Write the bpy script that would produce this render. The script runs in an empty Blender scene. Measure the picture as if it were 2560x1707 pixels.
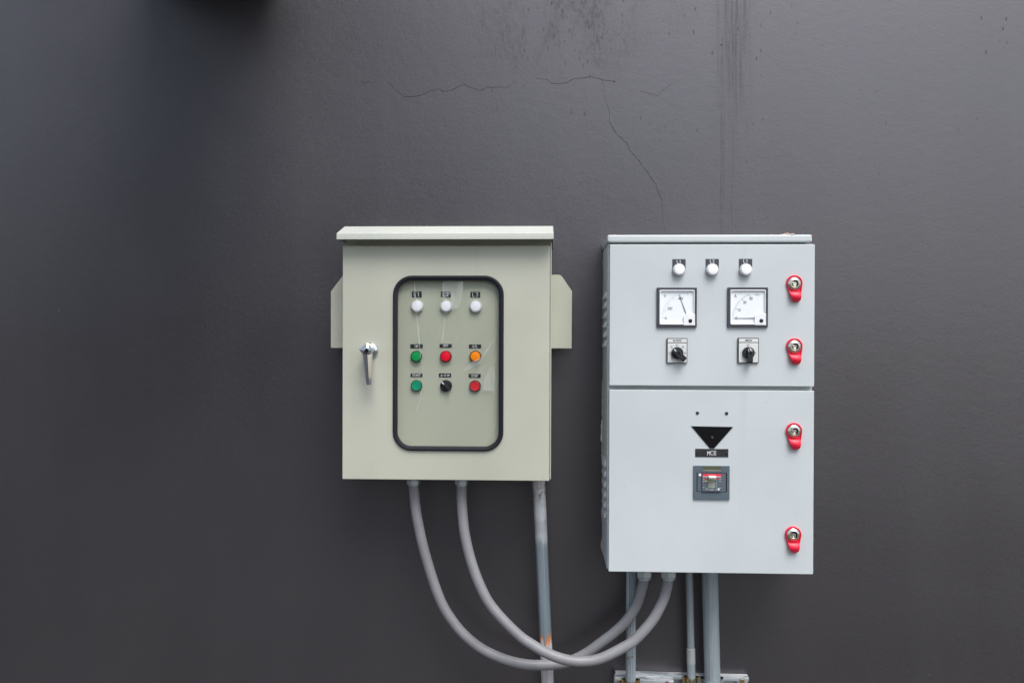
import bpy, bmesh, math, random
from mathutils import Vector, Matrix

# ------------------------------------------------------------------ camera, world, sun, exposure
S = bpy.context.scene
COL = S.collection
H = 1.45                      # lens height above the ground
D = 2.20                      # lens to wall
F = 2207.7                    # focal length in pixels of the 2560 px wide photograph
YAW, PITCH, ROLL = map(math.radians, (2.2282, -0.3126, 0.1679))

fw = Vector((-math.sin(YAW)*math.cos(PITCH), math.cos(YAW)*math.cos(PITCH), math.sin(PITCH)))
_r = fw.cross(Vector((0, 0, 1))).normalized()
_u = _r.cross(fw)
RT = _r*math.cos(ROLL) + _u*math.sin(ROLL)
UP = -_r*math.sin(ROLL) + _u*math.cos(ROLL)
CAM = Vector((0, -D, H))

cd = bpy.data.cameras.new('camera')
cd.sensor_width = 36
cd.lens = 36*F/2560
cd.clip_start = 0.05
cd.clip_end = 500
cam = bpy.data.objects.new('camera', cd)
COL.objects.link(cam)
cam.matrix_world = Matrix(((RT.x, UP.x, -fw.x, CAM.x), (RT.y, UP.y, -fw.y, CAM.y), (RT.z, UP.z, -fw.z, CAM.z), (0, 0, 0, 1)))
S.camera = cam

SUN_EL, SUN_AZ = 57, 22       
w = bpy.data.worlds.new('World')
S.world = w
w.use_nodes = True
wn = w.node_tree
bg = wn.nodes['Background']
sky = wn.nodes.new('ShaderNodeTexSky')
sky.sky_type = 'NISHITA'
sky.sun_disc = False
sky.sun_elevation = math.radians(SUN_EL)
sky.sun_rotation = math.radians(180 - SUN_AZ)
sky.air_density = 1.0
sky.dust_density = 2.8
sky.ozone_density = 1.0
hs = wn.nodes.new('ShaderNodeHueSaturation')     # thin high cloud: a paler sky than the clear-air model
hs.inputs['Saturation'].default_value = 0.74
wn.links.new(sky.outputs[0], hs.inputs['Color'])
wn.links.new(hs.outputs[0], bg.inputs[0])
bg.inputs[1].default_value = 0.15

sd = bpy.data.lights.new('sun', 'SUN')
sd.energy = 1.5
sd.angle = math.radians(34)
sd.color = (1.0, 0.995, 0.985)
sun = bpy.data.objects.new('sun', sd)
COL.objects.link(sun)
sdir = Vector((math.sin(math.radians(SUN_AZ))*math.cos(math.radians(SUN_EL)),
               -math.cos(math.radians(SUN_AZ))*math.cos(math.radians(SUN_EL)), math.sin(math.radians(SUN_EL))))
sun.rotation_euler = sdir.to_track_quat('Z', 'Y').to_euler()
sun.location = (2, -3, 5)

S.view_settings.view_transform = 'Standard'
S.view_settings.look = 'None'
S.view_settings.gamma = 1
S.view_settings.use_curve_mapping = False
S.view_settings.exposure = 0.68


def P(px, py, Y=0.0):
    """the point of the plane y = Y seen at that pixel of the photograph (2560 wide)"""
    d = fw + RT*((px-1280)/F) - UP*((py-853.5)/F)
    return CAM + d*((Y+D)/d.y)


def Q(px, py, Y=0.0):
    p = P(px, py, Y)
    return p.x, p.z


# ------------------------------------------------------------------ materials
def mat(name, color=(.5, .5, .5), rough=.5, metal=0.0, spec=.5, **k):
    m = bpy.data.materials.new(name)
    m.use_nodes = True
    b = m.node_tree.nodes['Principled BSDF']
    b.inputs['Base Color'].default_value = (*color, 1)
    b.inputs['Roughness'].default_value = rough
    b.inputs['Metallic'].default_value = metal
    b.inputs['Specular IOR Level'].default_value = spec
    for a, v in k.items():
        b.inputs[a.replace('_', ' ')].default_value = v
    return m


class N:
    """small node-writing helper"""
    def __init__(s, m):
        s.m = m
        s.t = m.node_tree
        s.b = s.t.nodes['Principled BSDF']
        s.tc = s.t.nodes.new('ShaderNodeTexCoord')

    def link(s, a, b):
        s.t.links.new(a, b)

    def xyz(s, scale=(1, 1, 1), rot=(0, 0, 0)):
        mp = s.t.nodes.new('ShaderNodeMapping')
        mp.inputs['Scale'].default_value = scale
        mp.inputs['Rotation'].default_value = rot
        s.link(s.tc.outputs['Object'], mp.inputs[0])
        return mp.outputs[0]

    def noise(s, scale, vec=None, detail=3, rough=.5, dist=0):
        n = s.t.nodes.new('ShaderNodeTexNoise')
        n.inputs['Scale'].default_value = scale
        n.inputs['Detail'].default_value = detail
        n.inputs['Roughness'].default_value = rough
        n.inputs['Distortion'].default_value = dist
        s.link(vec if vec is not None else s.tc.outputs['Object'], n.inputs['Vector'])
        return n.outputs['Fac']

    def voronoi(s, scale, vec=None):
        n = s.t.nodes.new('ShaderNodeTexVoronoi')
        n.inputs['Scale'].default_value = scale
        s.link(vec if vec is not None else s.tc.outputs['Object'], n.inputs['Vector'])
        return n.outputs['Distance']

    def val(s, x, sock):
        if hasattr(x, 'links') or hasattr(x, 'is_linked'):
            s.link(x, sock)
        else:
            sock.default_value = x

    def math(s, op, a, b=0.0, clamp=False):
        n = s.t.nodes.new('ShaderNodeMath')
        n.operation = op
        n.use_clamp = clamp
        s.val(a, n.inputs[0])
        s.val(b, n.inputs[1])
        return n.outputs[0]

    def ramp(s, x, a, b, lo=0.0, hi=1.0):
        n = s.t.nodes.new('ShaderNodeMapRange')
        n.interpolation_type = 'SMOOTHSTEP'
        s.val(x, n.inputs[0])
        for i, v in enumerate((a, b, lo, hi)):
            n.inputs[i+1].default_value = v
        return n.outputs[0]

    def mix(s, fac, a, b):
        n = s.t.nodes.new('ShaderNodeMix')
        n.data_type = 'RGBA'
        s.val(fac, n.inputs[0])
        for v, k in ((a, 6), (b, 7)):
            if isinstance(v, tuple):
                n.inputs[k].default_value = (*v, 1)
            else:
                s.link(v, n.inputs[k])
        return n.outputs[2]

    def sep(s):
        n = s.t.nodes.new('ShaderNodeSeparateXYZ')
        s.link(s.tc.outputs['Object'], n.inputs[0])
        return n.outputs[0], n.outputs[1], n.outputs[2]

    def bump(s, h, strength=.2, dist=.001, prev=None):
        n = s.t.nodes.new('ShaderNodeBump')
        n.inputs['Strength'].default_value = strength
        n.inputs['Distance'].default_value = dist
        s.link(h, n.inputs['Height'])
        if prev is not None:
            s.link(prev, n.inputs['Normal'])
        s.link(n.outputs[0], s.b.inputs['Normal'])
        return n.outputs[0]

    def color(s, c):
        s.link(c, s.b.inputs['Base Color'])

    def rough(s, c):
        s.link(c, s.b.inputs['Roughness'])


def powder(name, c, rough=.38, vary=.04, spec=.5):
    """powder coated sheet steel: faint orange peel, faint cloudiness, rare specks of dirt"""
    m = mat(name, c, rough, spec=spec, IOR=1.55)
    n = N(m)
    cloud = n.noise(3.5, detail=4)
    d = tuple(v*(1-vary*2) for v in c)
    l = tuple(min(1, v*(1+vary)) for v in c)
    col = n.mix(n.ramp(cloud, .3, .7), d, l)
    run = n.noise(1, n.xyz((22, 8, 1.2)), detail=4)
    col = n.mix(n.ramp(run, .58, .8, 0, .28), col, tuple(v*.86 for v in c))
    speck = n.voronoi(26)
    col = n.mix(n.ramp(speck, .025, .04, .45, 0), col, (.16, .13, .10))
    n.color(col)
    n.rough(n.ramp(n.noise(2.2, detail=2), .25, .75, rough-.015, rough+.02))
    b = n.bump(n.noise(420, detail=2), .10, .0006)
    n.bump(n.noise(5, detail=1), .12, .004, b)
    return m


def galv(name, c, rough=.42, metal=.75):
    """galvanised steel with long draw lines and dull blotches"""
    m = mat(name, c, rough, metal)
    n = N(m)
    line = n.noise(1, n.xyz((170, 170, 1.5)), detail=3)
    col = n.mix(n.ramp(line, .35, .7), tuple(v*.88 for v in c), tuple(min(1, v*1.05) for v in c))
    blot = n.noise(14, n.xyz((1, 1, .35)), detail=5, rough=.65)
    col = n.mix(n.ramp(blot, .5, .75, 0, .35), col, tuple(min(1, v*1.15) for v in c))
    n.color(col)
    n.rough(n.ramp(blot, .3, .7, rough-.08, rough+.15))
    n.bump(line, .12, .0006)
    return m


# dark semi-gloss wall paint with water stains
XS, ZS = Q(1835, 0)           # streaked strip under a dripping edge
XP, ZP = Q(1420, 60)          # speckled grimy patch


def wall_material():
    m = mat('dark_wall_paint', (.04, .04, .044), .42, spec=.9)
    n = N(m)
    x, y, z = n.sep()
    base = n.mix(n.ramp(n.noise(1.6, detail=5), .3, .7), (.0160, .0150, .0166), (.0215, .0202, .0224))
    # a faint brushed/rolled unevenness and a fine grain of dust
    roll = n.noise(1, n.xyz((9, 1, .7)), detail=4)
    base = n.mix(n.ramp(roll, .4, .75, 0, .35), base, (.027, .0262, .027))
    dust = n.noise(120, detail=4, rough=.7)
    base = n.mix(n.ramp(dust, .56, .74, 0, .30), base, (.050, .048, .048))
    # grime caught above the cabinets: broad, faint, drawn out downwards
    px = n.math('SUBTRACT', x, XP)
    edge = n.math('MULTIPLY', n.math('SUBTRACT', n.noise(6, detail=3), .5), .30)
    ax = n.math('ADD', n.math('ABSOLUTE', px), edge)
    pmask = n.math('MULTIPLY', n.ramp(ax, .06, .30, 1, 0), n.ramp(n.math('ADD', z, n.math('MULTIPLY', edge, .5)), ZP-.16, ZP-.02, 0, 1))
    broad = n.ramp(n.noise(9, n.xyz((1.5, 1, .6)), detail=5, rough=.6), .38, .66)
    fine = n.ramp(n.noise(1, n.xyz((110, 1, 42)), detail=6, rough=.75), .42, .62, .15, 1)
    g = n.math('MULTIPLY', pmask, n.math('MULTIPLY', broad, fine))
    col = n.mix(n.math('MULTIPLY', g, .55), base, (.010, .0095, .009))
    # running streaks below a dripping edge
    wob = n.math('MULTIPLY', n.math('SUBTRACT', n.noise(1, n.xyz((3, 1, 9)), detail=4), .5), .016)
    sx = n.math('ADD', n.math('SUBTRACT', x, XS), wob)
    band = n.math('MULTIPLY', n.ramp(n.math('ABSOLUTE', sx), .012, .060, 1, 0), n.ramp(z, ZS-.42, ZS-.02, .05, 1))
    st = n.ramp(n.noise(1, n.xyz((130, 1, 5)), detail=6, rough=.7), .42, .66)
    s = n.math('MULTIPLY', band, n.math('ADD', n.math('MULTIPLY', st, .75), .12))
    for off, wd_, k in ((X_LINE1, .0024, .5), (X_LINE2, .0020, .4), (X_LINE3, .0034, .2)):
        lx_ = n.math('ADD', n.math('SUBTRACT', x, off), wob)
        ln = n.math('MULTIPLY', n.ramp(n.math('ABSOLUTE', lx_), wd_*.3, wd_, 1, 0), n.ramp(n.noise(1, n.xyz((2, 1, 30)), detail=4), .34, .6, .15, k))
        ln = n.math('MULTIPLY', ln, n.math('MULTIPLY', n.ramp(z, ZS-.16, ZS-.10, 1, 0), n.ramp(z, H+.02, H+.14)))
        s = n.math('MAXIMUM', s, ln)
    col = n.mix(n.math('MULTIPLY', s, .55), col, (.010, .009, .0085))
    # small spots of mould drawn out downwards, mostly high up on the wall
    sp = n.voronoi(62, n.xyz((1, 1, .42)))
    sp2 = n.voronoi(26, n.xyz((1, 1, .45)))
    pick = n.noise(5.2, detail=3)
    up = n.ramp(z, H+.05, H+.85, 0, 1)
    side = n.ramp(x, -.35, .0, 0, 1)
    region = n.math('MULTIPLY', n.math('MULTIPLY', up, side), n.ramp(pick, .50, .62, .0, .8))
    region = n.math('MAXIMUM', region, n.math('MULTIPLY', pmask, n.ramp(pick, .35, .5, .2, 1)))
    region = n.math('MAXIMUM', region, n.math('MULTIPLY', band, .8))
    dots = n.math('MULTIPLY', n.ramp(sp, .07, .20, 1, 0), region)
    dots = n.math('MAXIMUM', dots, n.math('MULTIPLY', n.ramp(sp2, .04, .085, 1, 0), n.math('MULTIPLY', n.math('MULTIPLY', side, n.ramp(pick, .42, .52)), n.ramp(z, H-.1, H+.6, 0, .7))))
    col = n.mix(n.math('MULTIPLY', dots, .75), col, (.010, .009, .0085))
    # pale chips
    ch = n.voronoi(7.3)
    col = n.mix(n.ramp(ch, .008, .013, .6, 0), col, (.22, .21, .20))
    n.color(col)
    stain = n.math('MAXIMUM', n.math('MAXIMUM', n.math('MULTIPLY', g, .8), s), dots)
    n.link(n.math('SUBTRACT', .9, n.math('MULTIPLY', stain, .50)), n.b.inputs['Specular IOR Level'])
    rr = n.ramp(n.noise(2.3, detail=4), .3, .7, .34, .39)
    rr = n.math('ADD', rr, n.math('MULTIPLY', n.ramp(dust, .5, .75), .10))
    n.rough(n.math('ADD', rr, n.math('MULTIPLY', stain, .08)))
    b = n.bump(n.noise(165, detail=3, rough=.6), .24, .0011)
    b = n.bump(n.noise(34, n.xyz((1, 1, 1.3)), detail=2), .12, .0022, b)
    n.bump(n.noise(4.5, n.xyz((1, 1, .6)), detail=2), .08, .010, b)
    return m


X_LINE1, X_LINE2, X_LINE3 = Q(1803, 300)[0], Q(1809, 300)[0], Q(1832, 300)[0]
M_WALL = wall_material()
M_WALL.node_tree.nodes['Principled BSDF'].inputs['IOR'].default_value = 1.68
M_WALL.node_tree.nodes['Principled BSDF'].inputs['Specular Tint'].default_value = (1.0, .955, 1.0, 1)
M_CRACK = mat('crack_dark', (.030, .026, .024), .9, spec=.2)
M_BEIGE = powder('beige_powder_coat', (.465, .475, .390), .40)
M_ROOF = powder('pale_roof_coat', (.53, .55, .495), .42)  # paler and less yellow than the cabinet coat
M_GREY = powder('light_grey_powder_coat', (.545, .59, .598), .38, .03)
M_GREYD = powder('grey_side_coat', (.50, .545, .555), .40, .03)
M_RUBBER = mat('black_rubber', (.010, .011, .016), .6, spec=.3)
M_BLACK = mat('black_plastic', (.018, .019, .022), .35)
M_PLATE = mat('engraved_plate_black', (.022, .023, .026), .4)
M_PLATE2 = mat('charcoal_plate', (.045, .048, .062), .45)
M_TRI = mat('gloss_black_acrylic', (.004, .004, .005), .35, spec=.2)
M_INK = mat('engraving_white', (.78, .78, .80), .6)
M_INKD = mat('printed_ink', (.07, .075, .095), .6)
M_INKL = mat('fine_printed_ink', (.30, .32, .36), .6)
M_CHROME = mat('chrome', (.56, .58, .59), .12, 1.0)
M_BRASSY = mat('satin_nickel', (.72, .68, .60), .27, 1.0)
M_DARKMET = mat('dark_key_slot', (.06, .05, .045), .5, .6)
M_RED = mat('red_plastic', (.78, .012, .045), .38)
M_WHITE = mat('white_plastic', (.82, .83, .84), .35)
M_DIAL = mat('dial_white', (.80, .84, .86), .5)
M_SILVER = mat('brushed_legend_plate', (.70, .72, .70), .4, .15)
M_LENSRIM = mat('clear_white_rim', (.62, .65, .64), .3)
M_BSLATE = mat('slate_grey_plastic', (.088, .118, .140), .45)
M_BSLATE2 = mat('slate_face', (.10, .118, .145), .4)
M_OLIVE = mat('olive_window', (.085, .095, .062), .3)
M_TOGGLE = mat('ivory_toggle', (.70, .72, .60), .35)
M_SLOT = mat('slot_grey_green', (.33, .36, .29), .5)
M_CGREEN = mat('mark_green', (.01, .20, .12), .5)
M_CRED = mat('mark_red', (.75, .02, .05), .45)
M_CYEL = mat('mark_yellow', (.75, .62, .12), .5)
M_SEAL = mat('white_sealant', (.62, .60, .58), .8)
M_TAN = mat('tan_sealant', (.50, .33, .22), .85)


def lens(name, c, hot=1.0, rough=.3):
    m = mat(name, c, rough, Subsurface_Weight=0.0)
    n = N(m)
    v = n.noise(900, detail=0)
    n.color(n.mix(n.ramp(v, .3, .7), tuple(x*.82 for x in c), c))
    n.bump(n.noise(700, detail=0), .25, .0006)
    return m


L_WHITE = lens('lens_white', (.86, .86, .92))
L_WHITE2 = mat('lens_bright_white', (.93, .93, .94), .3)
L_GREEN = lens('lens_green', (.004, .30, .075))
L_RED = lens('lens_red', (.80, .004, .03))
L_ORANGE = lens('lens_orange', (.95, .26, .002))
L_GBTN = mat('button_green', (.005, .30, .17), .4)
L_RBTN = mat('button_red', (.60, .022, .035), .4)
R_GREEN = mat('ring_green', (.003, .08, .02), .3)
R_RED = mat('ring_red', (.20, .002, .01), .3)
R_ORANGE = mat('ring_orange', (.13, .045, .012), .3)
R_DGREY = mat('ring_dark', (.03, .035, .035), .35)

M_GALV = galv('galvanised_steel', (.52, .58, .60))
M_GALVB = galv('galvanised_conduit', (.37, .43, .455), .42, .25)
M_ZINC = mat('yellow_zinc', (.62, .50, .24), .3, 1.0)


def zinc():
    n = N(M_ZINC)
    f = n.noise(60, detail=3)
    n.color(n.mix(n.ramp(f, .35, .65), (.55, .55, .40), (.68, .42, .14)))


zinc()


def hose_mat():
    m = mat('grey_plastic_hose', (.33, .325, .345), .45)
    n = N(m)
    n.color(n.mix(n.ramp(n.noise(18, detail=4), .3, .7), (.215, .216, .226), (.25, .251, .262)))
    n.bump(n.noise(160, detail=2), .08, .0008)
    return m


M_HOSE = hose_mat()


def painted_pipe():
    """conduit: silver sprayed top, bare bluish galvanising, then scraped orange primer and grey-white paint"""
    m = mat('sprayed_conduit', (.45, .5, .52), .4, .5)
    n = N(m)
    x, y, z = n.sep()
    la, lb = P(1346.3, 1190, -.080), P(1368.8, 1700, -.035)
    lean = n.math('ADD', x, n.math('MULTIPLY', z, (lb.x-la.x)/(la.z-lb.z)))
    cmb = n.t.nodes.new('ShaderNodeCombineXYZ')
    n.link(n.math('MULTIPLY', lean, 330), cmb.inputs[0])
    n.link(n.math('MULTIPLY', z, 2.0), cmb.inputs[2])
    line = n.noise(1, cmb.outputs[0], detail=3)
    blue = n.mix(n.ramp(line, .35, .7), (.25, .32, .36), (.38, .45, .49))
    silver = n.mix(n.ramp(n.noise(30, detail=4), .35, .65), (.56, .59, .62), (.76, .79, .81))
    z1 = P(1352, 1352, -.08).z
    jag = n.math('MULTIPLY', n.math('SUBTRACT', n.noise(1, n.xyz((90, 90, 8)), detail=3), .5), .06)
    zj = n.math('ADD', z, jag)
    col = n.mix(n.ramp(zj, z1-.02, z1+.012), blue, silver)
    z2 = P(1362, 1598, -.04).z
    jag2 = n.math('MULTIPLY', n.math('SUBTRACT', n.noise(1, n.xyz((140, 140, 5)), detail=3), .5), .11)
    zk = n.math('ADD', z, jag2)
    low = n.mix(n.ramp(n.noise(1, n.xyz((120, 120, 14)), detail=4), .40, .55), (.48, .47, .47), (.60, .58, .57))
    ochre = n.mix(n.ramp(zk, z2-.012, z2-.004), low, (.58, .19, .03))
    isl = n.ramp(zk, z2+.001, z2+.008)
    col = n.mix(isl, ochre, col)
    # rust near the gland
    z0 = P(1346, 1225, -.08).z
    rmask = n.math('MULTIPLY', n.ramp(n.math('ABSOLUTE', n.math('SUBTRACT', z, z0)), .004, .03, 1, 0), n.ramp(n.noise(110, detail=3), .52, .58))
    col = n.mix(n.math('MULTIPLY', rmask, .85), col, (.30, .13, .06))
    n.color(col)
    n.link(n.math('MULTIPLY', isl, .55), n.b.inputs['Metallic'])
    n.bump(line, .12, .0006)
    return m


M_PIPE = painted_pipe()


def worn_rail():
    m = mat('worn_strut_zinc', (.5, .55, .56), .4, .6)
    n = N(m)
    geo = n.t.nodes.new('ShaderNodeNewGeometry')
    s = n.t.nodes.new('ShaderNodeSeparateXYZ')
    n.link(geo.outputs['Normal'], s.inputs[0])
    base = n.mix(n.ramp(n.noise(40, n.xyz((.3, 1, 1)), detail=3), .3, .7), (.42, .48, .51), (.60, .66, .68))
    # spilled white emulsion caught on the rails' upper flange
    blot = n.math('MULTIPLY', n.ramp(n.noise(34, n.xyz((.5, 1, 1)), detail=5, rough=.6), .44, .52), n.ramp(s.outputs[2], .6, .9))
    base = n.mix(blot, base, (.66, .66, .67))
    n.color(base)
    n.link(n.ramp(blot, 0, 1, .6, 0), n.b.inputs['Metallic'])
    return m


M_RAIL = worn_rail()


def pane_material():
    m = bpy.data.materials.new('clear_acrylic_pane')
    m.use_nodes = True
    t = m.node_tree
    t.nodes.remove(t.nodes['Principled BSDF'])
    out = t.nodes['Material Output']
    tr = t.nodes.new('ShaderNodeBsdfTransparent')
    tr.inputs[0].default_value = (.965, .975, .965, 1)
    gl = t.nodes.new('ShaderNodeBsdfGlossy')
    gl.inputs['Roughness'].default_value = .03
    lw = t.nodes.new('ShaderNodeLayerWeight')
    p_ = t.nodes.new('ShaderNodeMath')
    p_.operation = 'POWER'
    t.links.new(lw.outputs['Facing'], p_.inputs[0])
    p_.inputs[1].default_value = 4
    fr = t.nodes.new('ShaderNodeMapRange')
    fr.inputs[3].default_value = .035
    fr.inputs[4].default_value = .6
    t.links.new(p_.outputs[0], fr.inputs[0])
    mx = t.nodes.new('ShaderNodeMixShader')
    t.links.new(fr.outputs[0], mx.inputs[0])
    t.links.new(tr.outputs[0], mx.inputs[1])
    t.links.new(gl.outputs[0], mx.inputs[2])
    t.links.new(mx.outputs[0], out.inputs[0])
    return m


def sheen_film_material(name, alpha, c=(.75, .78, .78)):
    """thin milky layer that paints reflection and sheen onto the pane and its film folds"""
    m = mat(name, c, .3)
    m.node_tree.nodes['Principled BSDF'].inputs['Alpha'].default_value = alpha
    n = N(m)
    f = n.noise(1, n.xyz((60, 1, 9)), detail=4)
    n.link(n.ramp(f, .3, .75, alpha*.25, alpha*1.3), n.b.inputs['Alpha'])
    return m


M_PANE = pane_material()
M_SHEEN = sheen_film_material('window_sheen', .12)  # pale patches painting the reflected light on the window
M_CREASE = sheen_film_material('film_sheen_crease', .18, (.85, .87, .87))

# ------------------------------------------------------------------ mesh builder
WORLD = {}


def rr(cx, cz, w_, h_, r, n=8):
    """rounded rectangle, counter-clockwise in (x, z)"""
    r = max(min(r, w_/2-1e-6, h_/2-1e-6), 1e-5)
    pts = []
    for sx, sz, a0 in ((1, 1, 0), (-1, 1, 90), (-1, -1, 180), (1, -1, 270)):
        for i in range(n+1):
            a = math.radians(a0 + 90*i/n)
            pts.append((cx+sx*(w_/2-r)+r*math.cos(a), cz+sz*(h_/2-r)+r*math.sin(a)))
    return pts


def drop(cx, cz, r1, r2, dx, dz, n=40):
    """outline round two circles (a drop shape), n points"""
    a = Vector((cx, cz))
    b = Vector((cx+dx, cz+dz))
    d = b-a
    L = d.length
    base = math.atan2(d.y, d.x)
    th = math.acos((r1-r2)/L)
    pts = []
    h = n//2
    for i in range(h):
        t = base + th + (2*math.pi-2*th)*i/(h-1)
        pts.append((a.x+r1*math.cos(t), a.y+r1*math.sin(t)))
    for i in range(n-h):
        t = base - th + 2*th*i/(n-h-1)
        pts.append((b.x+r2*math.cos(t), b.y+r2*math.sin(t)))
    return pts


class MB:
    def __init__(s):
        s.bm = bmesh.new()
        s.mi = 0

    def _face(s, vs):
        try:
            f = s.bm.faces.new(vs)
            f.material_index = s.mi
            return f
        except ValueError:
            return None

    def box(s, x0, x1, y0, y1, z0, z1, bev=0.0, seg=2, xf=None):
        v = [s.bm.verts.new((x, y, z)) for x in (x0, x1) for y in (y0, y1) for z in (z0, z1)]
        fs = [s._face([v[i] for i in q]) for q in ((0, 1, 3, 2), (4, 6, 7, 5), (0, 4, 5, 1), (2, 3, 7, 6), (0, 2, 6, 4), (1, 5, 7, 3))]
        if bev:
            es = {e for f in fs for e in f.edges}
            r = bmesh.ops.bevel(s.bm, geom=list(es), offset=bev, segments=seg, affect='EDGES', profile=.5)
            if xf:
                bmesh.ops.transform(s.bm, matrix=xf, verts=list({q for f in r['faces'] for q in f.verts}))
        elif xf:
            bmesh.ops.transform(s.bm, matrix=xf, verts=v)
        return s

    def loops(s, loops3, closed_u=True, cap0=True, cap1=True, cyc=False):
        """skin a list of equally long rings of 3D points"""
        R_ = [[s.bm.verts.new(p) for p in L] for L in loops3]
        n = len(R_[0])
        pairs = list(zip(R_[:-1], R_[1:]))
        if cyc:
            pairs.append((R_[-1], R_[0]))
        for a, b in pairs:
            for i in range(n if closed_u else n-1):
                j = (i+1) % n
                s._face((a[i], a[j], b[j], b[i]))
        if not cyc:
            if cap0:
                s._face(R_[0][::-1])
            if cap1:
                s._face(R_[-1])
        return s

    def prism(s, pts, y0, y1, bev=0.0):
        """(x, z) outline given thickness from y0 (front, nearer the lens) to y1"""
        if bev:
            c = Vector((sum(p[0] for p in pts)/len(pts), sum(p[1] for p in pts)/len(pts)))
            w_ = max(p[0] for p in pts)-min(p[0] for p in pts)
            h_ = max(p[1] for p in pts)-min(p[1] for p in pts)
            sx, sz = 1-2*bev/w_, 1-2*bev/h_
            small = [(c.x+(p[0]-c.x)*sx, c.y+(p[1]-c.y)*sz) for p in pts]
            s.loops([[(x, y0, z) for x, z in small], [(x, y0+bev, z) for x, z in pts], [(x, y1, z) for x, z in pts]])
        else:
            s.loops([[(x, y0, z) for x, z in pts], [(x, y1, z) for x, z in pts]])
        return s

    def frame(s, rects, n=8):
        """rects: closed profile, each (cx, cz, w, h, r, y)"""
        s.loops([[(x, r[5], z) for x, z in rr(*r[:5], n=n)] for r in rects], cyc=True)
        return s

    def slab(s, rects, n=8):
        s.loops([[(x, r[5], z) for x, z in rr(*r[:5], n=n)] for r in rects])
        return s

    def lathe(s, cx, cz, prof, n=32, dx=0.0, sq=1.0):
        """profile (r, y) turned about the y axis"""
        s.loops([[(cx+r*math.cos(2*math.pi*i/n), y, cz+r*math.sin(2*math.pi*i/n)*sq) for i in range(n)] for r, y in prof])
        return s

    def tube(s, path, r, n=16, cap=True, twist=0.0):
        path = [Vector(p) for p in path]
        rings = []
        up = None
        for i, p in enumerate(path):
            t = (path[min(i+1, len(path)-1)]-path[max(i-1, 0)]).normalized()
            if up is None:
                up = Vector((0, -1, 0)) if abs(t.y) < .9 else Vector((0, 0, 1))
            u = (up - t*up.dot(t)).normalized()
            v = t.cross(u)
            up = u
            rad = r[i] if isinstance(r, (list, tuple)) else r
            rings.append([p+u*rad*math.cos(2*math.pi*k/n+twist)+v*rad*math.sin(2*math.pi*k/n+twist) for k in range(n)])
        s.loops(rings, cap0=cap, cap1=cap)
        return s

    def stroke(s, pts, wdt, y0, y1):
        """polyline in (x, z) as flat bars between y0 and y1"""
        for a, b in zip(pts[:-1], pts[1:]):
            a, b = Vector(a), Vector(b)
            d = b-a
            if d.length < 1e-9:
                continue
            d.normalize()
            nrm = Vector((-d.y, d.x))*wdt/2
            e = d*wdt*.35
            q = [a-e+nrm, a-e-nrm, b+e-nrm, b+e+nrm]
            s.loops([[(v.x, y0, v.y) for v in q], [(v.x, y1, v.y) for v in q]])
        return s

    def build(s, name, mats, parent=None, origin=None, smooth=32, label=None):
        bm = s.bm
        bmesh.ops.recalc_face_normals(bm, faces=bm.faces)
        ang = math.radians(smooth)
        for f in bm.faces:
            f.smooth = True
        for e in bm.edges:
            if len(e.link_faces) == 2:
                e.smooth = e.calc_face_angle(0) < ang
        if origin is None:
            vs = [v.co for v in bm.verts]
            origin = Vector([(min(v[i] for v in vs)+max(v[i] for v in vs))/2 for i in range(3)])
        origin = Vector(origin)
        bmesh.ops.translate(bm, verts=bm.verts, vec=-origin)
        me = bpy.data.meshes.new(name)
        bm.to_mesh(me)
        bm.free()
        if not isinstance(mats, (list, tuple)):
            mats = [mats]
        for m_ in mats:
            me.materials.append(m_)
        o = bpy.data.objects.new(name, me)
        COL.objects.link(o)
        WORLD[o] = origin
        if parent:
            o.parent = parent
            o.location = origin - WORLD[parent]
        else:
            o.location = origin
        if label:
            o['label'] = label
        if smooth <= 40:
            wn_ = o.modifiers.new('weighted_normal', 'WEIGHTED_NORMAL')
            wn_.keep_sharp = True
        return o


def thing(name, loc, label, cat, group=None):
    o = bpy.data.objects.new(name, None)
    o.empty_display_size = .05
    COL.objects.link(o)
    o.location = loc
    WORLD[o] = Vector(loc)
    return tag(o, label, cat, group)


def tag(o, label, cat, group=None):
    o['label'] = label
    o['category'] = cat
    if group:
        o['group'] = group
    return o


def structure(o, label=None):
    o['kind'] = 'structure'
    return o


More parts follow.
